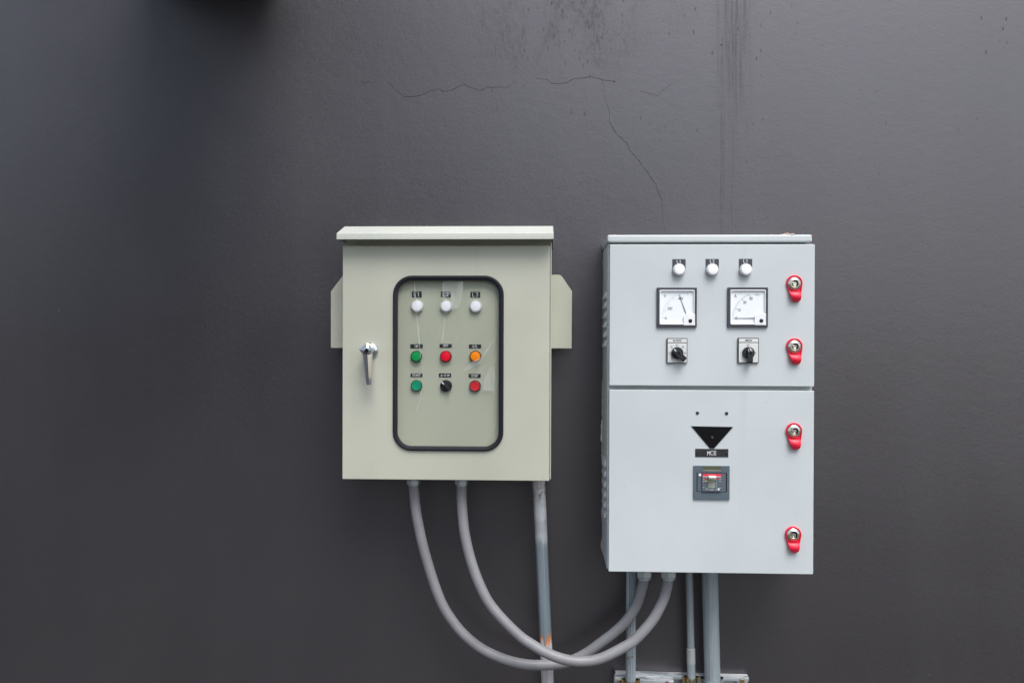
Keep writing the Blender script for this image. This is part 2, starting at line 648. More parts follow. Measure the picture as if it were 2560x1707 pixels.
# single-stroke engraving letters on a 4 x 6 grid
G = {
    'A': ['0,0 2,6 4,0', '.8,2.2 3.2,2.2'], 'B': ['0,0 0,6 2.8,6 3.6,5 2.8,3.2 0,3.2', '2.8,3.2 4,1.6 3,0 0,0'],
    'C': ['4,5 3,6 1,6 0,5 0,1 1,0 3,0 4,1'], 'E': ['4,0 0,0 0,6 4,6', '0,3 3,3'], 'F': ['0,0 0,6 4,6', '0,3 3,3'],
    'L': ['0,6 0,0 3.6,0'], 'M': ['0,0 0,6 2,2.6 4,6 4,0'], 'N': ['0,0 0,6 4,0 4,6'],
    'O': ['1,0 3,0 4,1 4,5 3,6 1,6 0,5 0,1 1,0'], 'P': ['0,0 0,6 3,6 4,5 4,4 3,3 0,3'],
    'R': ['0,0 0,6 3,6 4,5 4,4 3,3 0,3', '2,3 4,0'], 'S': ['4,5 3,6 1,6 0,5 0,4 1,3.2 3,2.8 4,2 4,1 3,0 1,0 0,1'],
    'T': ['2,0 2,6', '0,6 4,6'], 'V': ['0,6 2,0 4,6'], '/': ['.5,0 3.5,6'], '-': ['1,3 3,3'], '.': ['1.8,0 2.2,0'],
    '0': ['1,0 3,0 4,1 4,5 3,6 1,6 0,5 0,1 1,0'], '1': ['.8,4.8 2.2,6 2.2,0'], '2': ['0,5 1,6 3,6 4,5 4,3.8 0,0 4,0'],
    '3': ['0,5 1,6 3,6 4,5 4,4 3,3.1 1.6,3.1', '3,3.1 4,2 4,1 3,0 1,0 0,1'], '4': ['3,0 3,6 0,1.8 4,1.8'], '6': ['3.6,5.6 3,6 1,6 0,5 0,1 1,0 3,0 4,1 4,2.4 3,3.3 0,3.3'],
    'o': ['1,0 3,0 4,1 4,3 3,4 1,4 0,3 0,1 1,0'], 'n': ['0,0 0,4 3,4 4,3 4,0'], 'f': ['1.4,0 1.4,5 2.2,6 3.4,6', '.4,3.8 3,3.8'],
}


class NUM:
    """stand-in builder: each number written becomes a part of its own"""
    def __init__(s, parent, m=None, name='numeral'):
        s.parent, s.m, s.name = parent, m, name


def letters(mb, text, cx, cz, h, y, wdt=None, adv=1.45, sq=.62, thick=.0004):
    """writes text centred at (cx, cz) on the plane y, letter height h"""
    if isinstance(mb, NUM):
        m_ = MB()
        letters(m_, text, cx, cz, h, y, wdt, adv, sq, thick)
        m_.build(mb.name, mb.m or M_INKD, mb.parent)
        return
    u = h/6
    cw = 4*u*sq/.66
    n = len(text)
    step = cw*adv
    tot = step*(n-1)+cw
    x = cx-tot/2
    wdt = wdt or h*.13
    for c in text:
        for pl in G.get(c, []):
            pts = []
            for q in pl.split(' '):
                a, b = q.split(',')
                pts.append((x+float(a)/4*cw, cz-h/2+float(b)*u))
            mb.stroke(pts, wdt, y-thick, y)
        x += step


def pxw(n, Y):
    return n*(Y+D)/F


# ------------------------------------------------------------------ the setting
mb = MB()
mb.box(-4.2, 4.6, 0, .22, 0, 4.2)
mb.mi = 1
random.seed(5)


def crack(pts, wd, jit=.0012):
    """a hairline crack as a jagged dark ribbon lying on the paint"""
    q = [Vector(Q(a, b)) for a, b in pts]
    fine = []
    for a, b in zip(q[:-1], q[1:]):
        k = max(2, int((b-a).length/.008))
        for i in range(k):
            t = i/k
            fine.append(a.lerp(b, t)+Vector((random.uniform(-jit, jit), random.uniform(-jit, jit))))
    fine.append(q[-1])
    n = len(fine)
    for i, (a, b) in enumerate(zip(fine[:-1], fine[1:])):
        e = min(1, 4*(i+1)/n, 4*(n-i)/n)
        mb.stroke([a, b], wd*.6*(.45+.75*random.random())*max(e, .35), -.0005, .0)


def zc(pts, ox, oy, s):
    return [(ox+a/s, oy+b/s) for a, b in pts]


crack(zc([(180, 545), (215, 575), (240, 598), (290, 632), (370, 632), (440, 603), (510, 582), (540, 600), (585, 597), (650, 560), (690, 556), (720, 572), (790, 590), (850, 570), (920, 572), (955, 577), (1020, 535)], 900, 0, 2.613), .0013)
crack(zc([(1150, 515), (1225, 522), (1245, 540), (1280, 550), (1350, 542), (1395, 518), (1475, 510), (1500, 503), (1568, 518)], 900, 0, 2.613), .0012)
crack(zc([(255, 515), (280, 525), (330, 528), (358, 533)], 1400, 0, 2.613), .0012)
crack(zc([(275, 523), (290, 600), (300, 650), (320, 715), (328, 750), (322, 785), (340, 825), (365, 875), (430, 930), (455, 980), (515, 1050), (560, 1115), (600, 1170), (625, 1205), (645, 1260), (665, 1300), (672, 1360), (668, 1400), (676, 1470), (687, 1530)], 1400, 0, 2.613), .0016)
crack(zc([(520, 590), (580, 615), (640, 628), (660, 600), (700, 570), (745, 540)], 1400, 0, 2.613), .0008)
crack(zc([(10, 540), (60, 536), (100, 542)], 900, 0, 2.613), .0006)
crack([(1395, 1020), (1420, 1035), (1445, 1030), (1475, 1010)], .0007)
crack([(1395, 1140), (1440, 1146), (1465, 1140), (1494, 1135)], .0008)
crack([(748, 1074), (752, 1073)], .0022)
crack([(779, 1075), (782, 1077)], .0022)
crack(zc([(348, 530), (362, 534)], 1400, 0, 2.613), .0026)
crack(zc([(1045, 295), (1063, 297)], 1400, 0, 2.613), .0026)
wall = structure(mb.build('wall', [M_WALL, M_CRACK], origin=(0, 0, 0)))

mb = MB()
mb.box(-60, 60, -60, .3, -.3, 0)
M_GROUND = mat('concrete_ground', (.16, .155, .15), .9)
gn = N(M_GROUND)
gn.color(gn.mix(gn.ramp(gn.noise(2, detail=6), .3, .7), (.07, .068, .066), (.10, .098, .095)))
gn.bump(gn.noise(60, detail=4), .3, .004)
structure(mb.build('ground', M_GROUND, origin=(0, 0, 0)))

# unseen blocks added to keep light off the wall's left and shape its sheen
M_FAR = mat('blocker_dark', (.03, .03, .031), .9)
M_FOL = mat('hedge_leaves', (.03, .042, .02), .8)


def azbox(az0, az1, dist, z1, depth=3, z0=0):
    """block seen from the cabinets between two bearings (degrees right of straight out)"""
    x0 = math.tan(math.radians(az0))*dist
    x1 = math.tan(math.radians(az1))*dist
    m_ = MB()
    m_.box(x0, x1, -dist-depth, -dist, z0, z1)
    return m_


b1 = azbox(-33, -12, 20, 30, 4)
tag(b1.build('building', M_FAR), 'tall dark rendered building standing across the yard from the wall', 'building')  # added unseen tall block that shapes the light on the wall, not a real building
b2 = azbox(-42, 12, 13, 3.6, .6)
tag(b2.build('low_blocker', M_FAR), 'long dark boundary wall across the yard, facing the cabinets', 'wall')  # added unseen low block that shapes the light, not a real boundary wall

# unseen dark slab added just above the view to cast the near-black top-left spot
hx0, hz0 = Q(350, -60, -.02)
hx1, _ = Q(690, -60, -.02)
mb = MB()
mb.box(hx0, hx1, -.80, -.0005, hz0, hz0+.12, .004)
tag(mb.build('shade_slab', M_FAR), 'dark projecting hood fixed to the wall above its upper left', 'hood')  # added unseen slab that shades the wall's upper left, not a real hood

# ------------------------------------------------------------------ beige cabinet
yL = -.17
bx0, bz0 = Q(857, 1203, -.16)
ca = thing('electrical_cabinet', (P(1114, 1203, -.1).x, -.1, bz0), 'beige steel control cabinet with sloped roof, chrome lever handle and round-cornered window', 'cabinet')
lx, lzt = Q(856.7, 614.5, yL)
rx, lzb = Q(1373.3, 1202, yL)
xr2 = Q(1378.3, 900, -.153)[0]
ztop = Q(1100, 590, -.15)[1]
mb = MB()
mb.box(lx+.003, xr2, -.150, -.0005, lzb+.002, ztop, .0012)
# narrow return lip beside the door on the hinge side
mb.box(xr2-.0028, xr2-.0002, -.163, -.1495, lzb+.003, lzt+.006, .0008)
mb.build('body', M_BEIGE, ca)
# door: pressed tray with a round-cornered opening
gx, gz = (Q(1120.5, 908, yL))
gw, gh = pxw(279, yL)*.999, pxw(439.5, yL)
dcx, dcz, dw, dh = (lx+rx)/2, (lzt+lzb)/2, rx-lx, lzt-lzb
iw, ih, ir = gw-.014, gh-.014, .040
mb = MB()
mb.frame([(gx, gz, iw, ih, ir, yL), (dcx, dcz, dw-.003, dh-.003, .0008, yL), (dcx, dcz, dw-.0008, dh-.0008, .0014, yL+.0006), (dcx, dcz, dw, dh, .0018, yL+.002), (dcx, dcz, dw, dh, .0018, yL+.017), (dcx, dcz, dw-.004, dh-.004, .001, yL+.017), (gx, gz, iw, ih, ir, yL+.004)])
door = mb.build('door', M_BEIGE, ca)
# rubber gasket round the window
mb = MB()
t = .0112
prof = [(-t, .0), (-t, -.003), (-t*.72, -.0055), (-t*.3, -.0062), (-.001, -.0045), (0, -.002), (0, .0)]
mb.loops([[(x, yL+dy-.0004, z+(-.0012*math.exp(-((x-gx-.002)/.006)**2) if z < gz-gh/2+.016 else 0)+(-.0010*math.exp(-((x-gx-.004)/.030)**2) if z > gz+gh/2-.016 else 0)) for x, z in
           [p for p in rrl]] for rrl, dy in [(rr(gx, gz, gw+2*o, gh+2*o, .0445+o, n=10), d_) for o, d_ in prof]], cyc=True)
# densify is not needed: the straight runs stay straight apart from the corner sag
mb.build('window_gasket', M_RUBBER, door)
mb = MB()
mb.slab([(gx, gz, gw-.02, gh-.02, .036, yL+.0006), (gx, gz, gw-.02, gh-.02, .036, yL+.0030)])
pane = mb.build('window_pane', M_PANE, door)
# painted reflection and sheen on the pane: pale patches, then folds of its film
yF = yL+.0002


def sheen_patch(pts, ox, oy, s, y=yF):
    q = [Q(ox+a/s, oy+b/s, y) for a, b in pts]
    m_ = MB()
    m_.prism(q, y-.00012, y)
    m_.build('window_sheen', M_SHEEN, door)


sheen_patch([(858, 140), (1180, 135), (1165, 330), (1130, 560), (1000, 575), (990, 330), (850, 440)], 970, 680, 6.273)
sheen_patch([(1340, 1180), (1480, 1010), (1690, 1020), (1560, 1240), (1440, 1440), (1190, 1560), (1260, 1440), (1460, 1330)][2:], 970, 680, 6.273)
sheen_patch([(1290, 440), (1340, 430), (1350, 740), (1190, 735), (1215, 600)], 970, 830, 5.057)


def fold(pts, ox, oy, s, wd):  # film wrinkles that also stand in for the window's sheen
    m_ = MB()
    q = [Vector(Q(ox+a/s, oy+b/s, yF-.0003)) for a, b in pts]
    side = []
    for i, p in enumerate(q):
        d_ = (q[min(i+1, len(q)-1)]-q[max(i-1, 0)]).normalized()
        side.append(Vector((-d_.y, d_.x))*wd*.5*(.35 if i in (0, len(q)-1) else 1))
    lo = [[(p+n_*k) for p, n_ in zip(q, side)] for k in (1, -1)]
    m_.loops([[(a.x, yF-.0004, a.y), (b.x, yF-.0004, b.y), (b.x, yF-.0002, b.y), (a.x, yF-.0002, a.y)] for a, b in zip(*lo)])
    m_.build('film_sheen_fold', M_CREASE, door)


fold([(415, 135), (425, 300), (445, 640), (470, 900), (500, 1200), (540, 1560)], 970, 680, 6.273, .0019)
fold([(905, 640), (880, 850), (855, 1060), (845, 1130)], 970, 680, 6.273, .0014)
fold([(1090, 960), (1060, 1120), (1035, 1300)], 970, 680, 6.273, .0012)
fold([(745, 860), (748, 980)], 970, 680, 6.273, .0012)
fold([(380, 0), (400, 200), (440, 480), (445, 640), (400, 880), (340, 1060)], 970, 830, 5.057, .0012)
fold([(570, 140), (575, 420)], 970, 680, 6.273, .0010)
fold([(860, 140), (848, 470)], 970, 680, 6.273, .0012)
# control panel behind the pane
yP = yL+.0125
mb = MB()
mb.slab([(gx, gz, gw+.006, gh+.006, .04, yP), (gx, gz, gw+.006, gh+.006, .04, yP+.002)])
mb.build('control_panel', M_BEIGE, ca)


def label_plate(px0, px1, py0, py1, text, h, Y, parent, m=M_PLATE, dx=0, wd=None, adv=1.45, sq=.62):
    x0, z1 = Q(px0, py0, Y)
    x1, z0 = Q(px1, py1, Y)
    m_ = MB()
    m_.box(x0, x1, Y-.0012, Y, z0, z1, .0003, 1)
    o = m_.build('label_plate', m, parent)
    m_ = MB()
    letters(m_, text, (x0+x1)/2+dx, (z0+z1)/2, pxw(h, Y), Y-.0012, wd, adv, sq)
    m_.build('lettering', M_INK, o)
    return o


Y = yP
wd1, wd2 = .00105, .0009
for a, t_ in (((1029.8, 1054.2, 728.8, 743.5), 'L1'), ((1102.3, 1126.7, 728.5, 743), 'L2'), ((1176, 1200.7, 729.6, 744), 'L3')):
    label_plate(*a, t_, 9.5, Y, ca, wd=wd1, adv=1.75, sq=.50)
for a, t_ in (((1026, 1057, 860.3, 870.2), 'ON'), ((1099, 1129.4, 859.8, 869), 'OFF'), ((1172.6, 1203, 860.8, 870.5), 'O/L'),
              ((1026.6, 1056.4, 933, 942.3), 'START'), ((1097.3, 1127.8, 933, 943), 'A-O-M'), ((1171.9, 1201.8, 934.4, 944), 'STOP')):
    label_plate(*a, t_, 5.6, Y, ca, wd=wd2, adv=1.32 if len(t_) > 4 else 1.4, sq=.58)


def pilot(px, py, rpx, lensmat, ringmat, parent, Y, prot=.010, domed=True, lens_r=.82, label=None):
    x, z = Q(px, py, Y-prot*.7)
    r = pxw(rpx, Y-prot*.7)
    m_ = MB()
    m_.lathe(x, z, [(r, Y), (r, Y-prot*.55), (r*.97, Y-prot*.75), (r*.90, Y-prot*.85), (r*lens_r, Y-prot*.85), (r*lens_r, Y-prot*.5)])
    o = m_.build('indicator_lamp', ringmat, parent, label=label)
    m_ = MB()
    rl = r*lens_r*.985
    prof = [(rl, Y-prot*.5), (rl, Y-prot*.9), (rl*.93, Y-prot*.99)]
    if domed:
        prof += [(rl*.6, Y-prot*1.03), (rl*.25, Y-prot*1.05), (.0004, Y-prot*1.05)]
    else:
        prof += [(rl*.8, Y-prot*.95), (rl*.3, Y-prot*.92), (.0004, Y-prot*.92)]
    m_.lathe(x, z, prof)
    m_.build('lens', lensmat, o)
    return o


for px, py in ((1042.5, 765.5), (1115.2, 765.6), (1189, 766)):
    pilot(px, py, 15.4, L_WHITE, M_LENSRIM, ca, Y, .0105)
pilot(1040.6, 891, 14.7, L_GREEN, R_GREEN, ca, Y, .0105, label='green round indicator lamp under the ON plate')
pilot(1114.3, 891, 14.7, L_RED, R_RED, ca, Y, .0105, label='bright red round indicator lamp under the OFF plate')
pilot(1188.4, 891, 15.0, L_ORANGE, R_ORANGE, ca, Y, .0105, label='orange round indicator lamp under the O/L plate')
for px, py, a, b, l_ in ((1041.2, 963.9, L_GBTN, R_GREEN, 'green push button under the START plate'), (1187.5, 964.9, L_RBTN, R_DGREY, 'dull red push button under the STOP plate')):
    o = pilot(px, py, 14.6, a, b, ca, Y, .009, False, .86, l_)
    o.name = 'push_button'
    o.children[0].name = 'button_cap'
# three-position selector
x, z = Q(1114.8, 964.3, Y-.006)
r = pxw(15, Y-.006)
mb = MB()
mb.lathe(x, z, [(r, Y), (r, Y-.006), (r*.94, Y-.0078), (r*.80, Y-.0085), (r*.3, Y-.0085)])
sel = mb.build('selector_switch', M_BLACK, ca)
mb = MB()
xf = Matrix.Translation((x, 0, z)) @ Matrix.Rotation(math.radians(45), 4, 'Y') @ Matrix.Translation((-x, 0, -z))
mb.box(x-r*.86, x+r*.86, Y-.0125, Y-.008, z-r*.24, z+r*.24, .001, 2)
bmesh.ops.transform(mb.bm, matrix=Matrix.Translation((x, 0, z)) @ Matrix.Rotation(math.radians(47), 4, 'Y') @ Matrix.Translation((-x, 0, -z)), verts=mb.bm.verts)
mb.build('knob_grip', M_BLACK, sel)
mb = MB()
a = Vector((x, z))+Vector((-.72, .72))*r*.98*.92
b = Vector((x, z))+Vector((-.72, .72))*r*.42
mb.stroke([a, b], .0017, Y-.0131, Y-.0126)
mb.build('pointer_mark', M_INK, sel)

# roof with chamfered front edge and turned-down lip
yf = -.206
x0, z0 = Q(841.5, 598.8, yf)
x1, z1 = Q(1384, 597, yf)
zf = (Q(841.5, 583.9, yf)[1]+Q(1384, 581.8, yf)[1])/2
z0 = (z0+z1)/2
zt = Q(1100, 565.8, yf+.058)[1]
mb = MB()


def ring(xa, xb, ya, yb, z):
    return [(xa, ya, z), (xb, ya, z), (xb, yb, z), (xa, yb, z)]


e = .0012
mb.loops([ring(x0+.0012, x1-.0012, yf+.0012, -.001, z0+.009), ring(x0+.0012, x1-.0012, yf+.0014, -.001, z0),
          ring(x0+e*.3, x1-e*.3, yf+e*.3, -.001, z0-.0002), ring(x0, x1, yf, -.001, z0+e),
          ring(x0, x1, yf, -.001, zf-.0012), ring(x0+.0004, x1-.0003, yf+.0009, -.001, zf+.0004),
          ring(x0+.0060, x1-.0010, yf+.053, -.001, zt-.0010), ring(x0+.0072, x1-.0020, yf+.058, -.001, zt)])
mb.build('roof', M_ROOF, ca)

# side mounting flanges
for pts, nm in (([(862, 683), (857, 689), (827, 728.5), (827, 869.7), (862, 869.7)], 'left'), ([(1372, 687), (1398, 687), (1404, 690), (1429.4, 727), (1430, 732), (1429, 871), (1372, 871)], 'right')):
    mb = MB()
    yb = -.070
    q = [Q(a, b, yb) for a, b in pts]
    if nm == 'left':
        q[0] = (q[0][0]+.03, q[0][1]+.04)
        q[4] = (q[4][0]+.03, q[4][1])
    mb.prism(q, yb, yb+.0025, .0006)
    # turned edge running back to the wall
    mb.build('mounting_flange', M_BEIGE, ca)

# lever handle
hx, hz = Q(926.5, 876, yL)
mb = MB()
R1 = pxw(20.3, yL)
mb.lathe(hx, hz, [(R1, yL), (R1, yL-.003), (R1*.93, yL-.0055), (R1*.80, yL-.0065), (R1*.62, yL-.008), (R1*.55, yL-.020), (R1*.62, yL-.024), (R1*.5, yL-.034)], n=40)
hd = mb.build('lever_handle', M_CHROME, door)
mb = MB()
# hub: prow-shaped block that carries the arm
yh = yL-.045
hp = [Q(a, b, yh) for a, b in ((820+665/8.711, 820+470/8.711), (820+840/8.711, 820+315/8.711), (820+905/8.711, 820+330/8.711), (820+950/8.711, 820+470/8.711), (820+945/8.711, 820+560/8.711), (820+850/8.711, 820+590/8.711), (820+730/8.711, 820+545/8.711))]
c = Vector((sum(p[0] for p in hp)/7, sum(p[1] for p in hp)/7))


def sc(pts, k):
    return [(c.x+(p[0]-c.x)*k, c.y+(p[1]-c.y)*k) for p in pts]


mb.loops([[(x, yh+.016, z) for x, z in sc(hp, .88)], [(x, yh+.004, z) for x, z in hp], [(x, yh-.001, z) for x, z in sc(hp, .92)], [(x+.002, yh-.007, z-.002) for x, z in sc(hp, .35)]])
# arm: tapered bar with a rounded front and flat bevels
rows = []
for k in range(9):
    tt = k/8
    pyy = 884 + (962-884)*tt
    xl = 907.5+(915.5-907.5)*tt
    xr_ = 930.5+(929.8-930.5)*tt
    yy = yh+.007 - .0025*tt
    a = Q(xl, pyy, yy)
    b = Q(xr_, pyy, yy)
    w2 = (b[0]-a[0])/2
    cx = (a[0]+b[0])/2
    shr = 1.0 if k < 8 else .82
    sec = []
    for u, v in ((-1, .9), (-.98, .1), (-.25, -.85), (-.12, -.95), (.05, -.9), (.92, -.25), (1, .95), (0, 1.15)):
        sec.append((cx+u*w2*shr, yy+v*w2*.62*shr, a[1]))
    rows.append(sec)
mb.loops(rows)
mb.build('arm', M_CHROME, door, smooth=12)

# ------------------------------------------------------------------ light grey cabinet
yR = -.20
cb = thing('electrical_cabinet', (P(1776, 1430, -.1).x, -.1, Q(1776, 1432, yR)[1]), 'light grey two-door distribution cabinet with meters and four red locks', 'cabinet')
TL, TR_ = Q(1525, 610.8, yR), Q(2037.9, 610.8, yR)
BLc, BR = Q(1520.8, 1427.8, yR), Q(2033.2, 1436, yR)
cxr, czr = (TL[0]+TR_[0]+BLc[0]+BR[0])/4, (TL[1]+TR_[1]+BLc[1]+BR[1])/4
TILT = -.00065
ROT = Matrix.Translation((cxr, 0, czr)) @ Matrix.Rotation(-TILT, 4, 'Y') @ Matrix.Translation((-cxr, 0, -czr))
wR = ((TR_[0]-TL[0])+(BR[0]-BLc[0]))/2
d1b = (Q(1780, 965, yR))[1]
d2t = (Q(1780, 975.3, yR))[1]
xl, xr_ = cxr-wR/2, cxr+wR/2
zt, zb = (TL[1]+TR_[1])/2, (BLc[1]+BR[1])/2
yb = yR+.020
bl = Q(1518.3, 1000, yb)[0]
br = Q(2030, 970, yb)[0]
M_BODY = M_GREY
mb = MB()
zbt = Q(1600, 610.5, yb)[1]
mb.box(bl, br, yb, -.0005, zb+.001, zbt, .0015)
mb.box(bl+.012, br-.012, yb+.012, -.001, zbt-.01, zbt+.012)
body = mb.build('body', M_BODY, cb)
# louvres pressed out of the left side
for c0, c1 in ((728.5, 871), (1140, 1290)):
    for k in range(6):
        pz0 = c0+(c1-c0)*k/6
        pz1 = pz0+(c1-c0)/6*.86
        if c0 < 900:
            top, bot = Q(1508, pz0, -.1)[1], Q(1508, pz1, -.1)[1]
        else:
            top, bot = Q(1508, pz0, -.1)[1], Q(1508, pz1, -.1)[1]
        dpt = .0052
        rows = []
        for yy, s_ in ((-.150, .05), (-.149, .7), (-.146, .95), (-.140, 1), (-.066, 1), (-.056, .92), (-.049, .6), (-.045, .05)):
            hgt = (top-bot)
            rows.append([(bl+.0008, yy, bot+hgt*(.5+.5*s_)), (bl-dpt*s_*.35, yy, bot+hgt*(.25+.5*s_)), (bl-dpt*s_*.9, yy, bot+hgt*(.5-.2*s_)), (bl-dpt*s_, yy, bot+hgt*(.5-.45*s_)), (bl-dpt*s_*.85, yy, bot+hgt*(.5-.5*s_)), (bl+.0008, yy, bot+hgt*(.5-.5*s_))])
        mb = MB()
        mb.loops(rows)
        mb.build('louvre', M_BODY, body, smooth=60)

# cap
yc = yR+.006
x0, z1 = Q(1518.5, 587.2, yc)
x1, z0 = Q(2031, 604.8, yc)
mb = MB()
mb.box(x0, x1, yc, -.0005, z0, z1, .0035, 3)
cap = mb.build('roof_cap', M_GREY, cb)
# chipped primer and crumbs of old sealant along the top edge
random.seed(11)
M_CRUMB = mat('sealant_crumb', (.62, .45, .36), .85)
M_RUST = mat('rust_chip', (.45, .16, .06), .85)
for px, n_, s_ in ((1534, 5, .0018), (1925, 2, .0012), (1958, 6, .0016), (1973, 6, .0028), (1995, 3, .001), (2012, 3, .001)):
    for k in range(n_):
        x, z = Q(px+random.uniform(-6, 8), 586.5, yc+.004)
        rad = s_*random.uniform(.5, 1)
        yy = yc+random.uniform(.003, .02)
        mb = MB()
        bmesh.ops.create_icosphere(mb.bm, subdivisions=2, radius=rad, matrix=Matrix.Translation((x, yy, z1+rad*.25)) @ Matrix.Diagonal((2.2, 1.2, .8, 1)))
        mb.build('sealant_crumb', M_CRUMB, cap)
mb = MB()
x, z = Q(1971, 584, yc)
mb.tube([(x-.012, yc+.006, z1), (x-.005, yc+.006, z1+.0022), (x+.001, yc+.005, z1+.0030), (x+.006, yc+.006, z1)], .0013, 8)
mb.build('sealant_strand', M_CRUMB, cap)
for px, py, s_ in ((2030.4, 590, .0022), (2029.4, 595, .0014), (2028, 592, .0010), (1524, 587.6, .0012), (1531, 587.6, .001)):
    x, z = Q(px, py, yc)
    mb = MB()
    bmesh.ops.create_icosphere(mb.bm, subdivisions=1, radius=s_, matrix=Matrix.Translation((x-.0005, yc+.002, z)) @ Matrix.Diagonal((.7, 1, 1.4, 1)))
    mb.build('rust_chip', M_RUST, cap)


def doorR(z0, z1):
    m_ = MB()
    w_, h_ = xr_-xl, z1-z0
    cx, cz = (xl+xr_)/2, (z0+z1)/2
    m_.slab([(cx, cz, w_-.0036, h_-.0036, .001, yR), (cx, cz, w_-.0012, h_-.0012, .0014, yR+.0005), (cx, cz, w_, h_, .002, yR+.0022), (cx, cz, w_, h_, .002, yb-.0015), (cx, cz, w_-.01, h_-.01, .002, yb-.0002)])
    bmesh.ops.transform(m_.bm, matrix=ROT, verts=m_.bm.verts)
    return m_


d_up = doorR(d1b, zt).build('door', M_GREY, cb, label='upper door of the light grey cabinet, carrying the meters')
d_lo = doorR(zb, d2t).build('door', M_GREY, cb, label='lower door of the light grey cabinet, carrying the breaker')

# upper row of white lamps on charcoal name plates
Y = yR
for (pa, pb, pt, cx_, cy_), lx_, t_ in (((1681, 1713.9, 648, 1697.5, 673.5), 1698.6, 'L1'), ((1764.2, 1797, 647.6, 1780.8, 673.5), 1782, 'L2'), ((1847.5, 1880.3, 647.3, 1864.2, 673.3), 1865.8, 'L3')):
    x0, z1 = Q(pa, pt, Y)
    x1, _ = Q(pb, pt, Y)
    cc = Q(cx_, cy_, Y)
    r = (x1-x0)/2
    pts = [(x1, z1), (x0, z1)]+[((x0+x1)/2+r*math.cos(math.radians(a)), cc[1]+r*math.sin(math.radians(a))) for a in range(180, 361, 12)]
    mb = MB()
    mb.prism(pts, Y-.0012, Y)
    o = mb.build('label_plate', M_PLATE2, cb)
    mb = MB()
    letters(mb, t_, *Q((pa+pb)/2-.5, pt+5.6, Y), pxw(6.8, Y), Y-.0012, .00105, 1.75, .52)
    mb.build('lettering', M_INK, o)
    pilot(lx_-.4, 674.1, 15.4, L_WHITE2, M_LENSRIM, cb, Y-.0012, .013, True, .80)


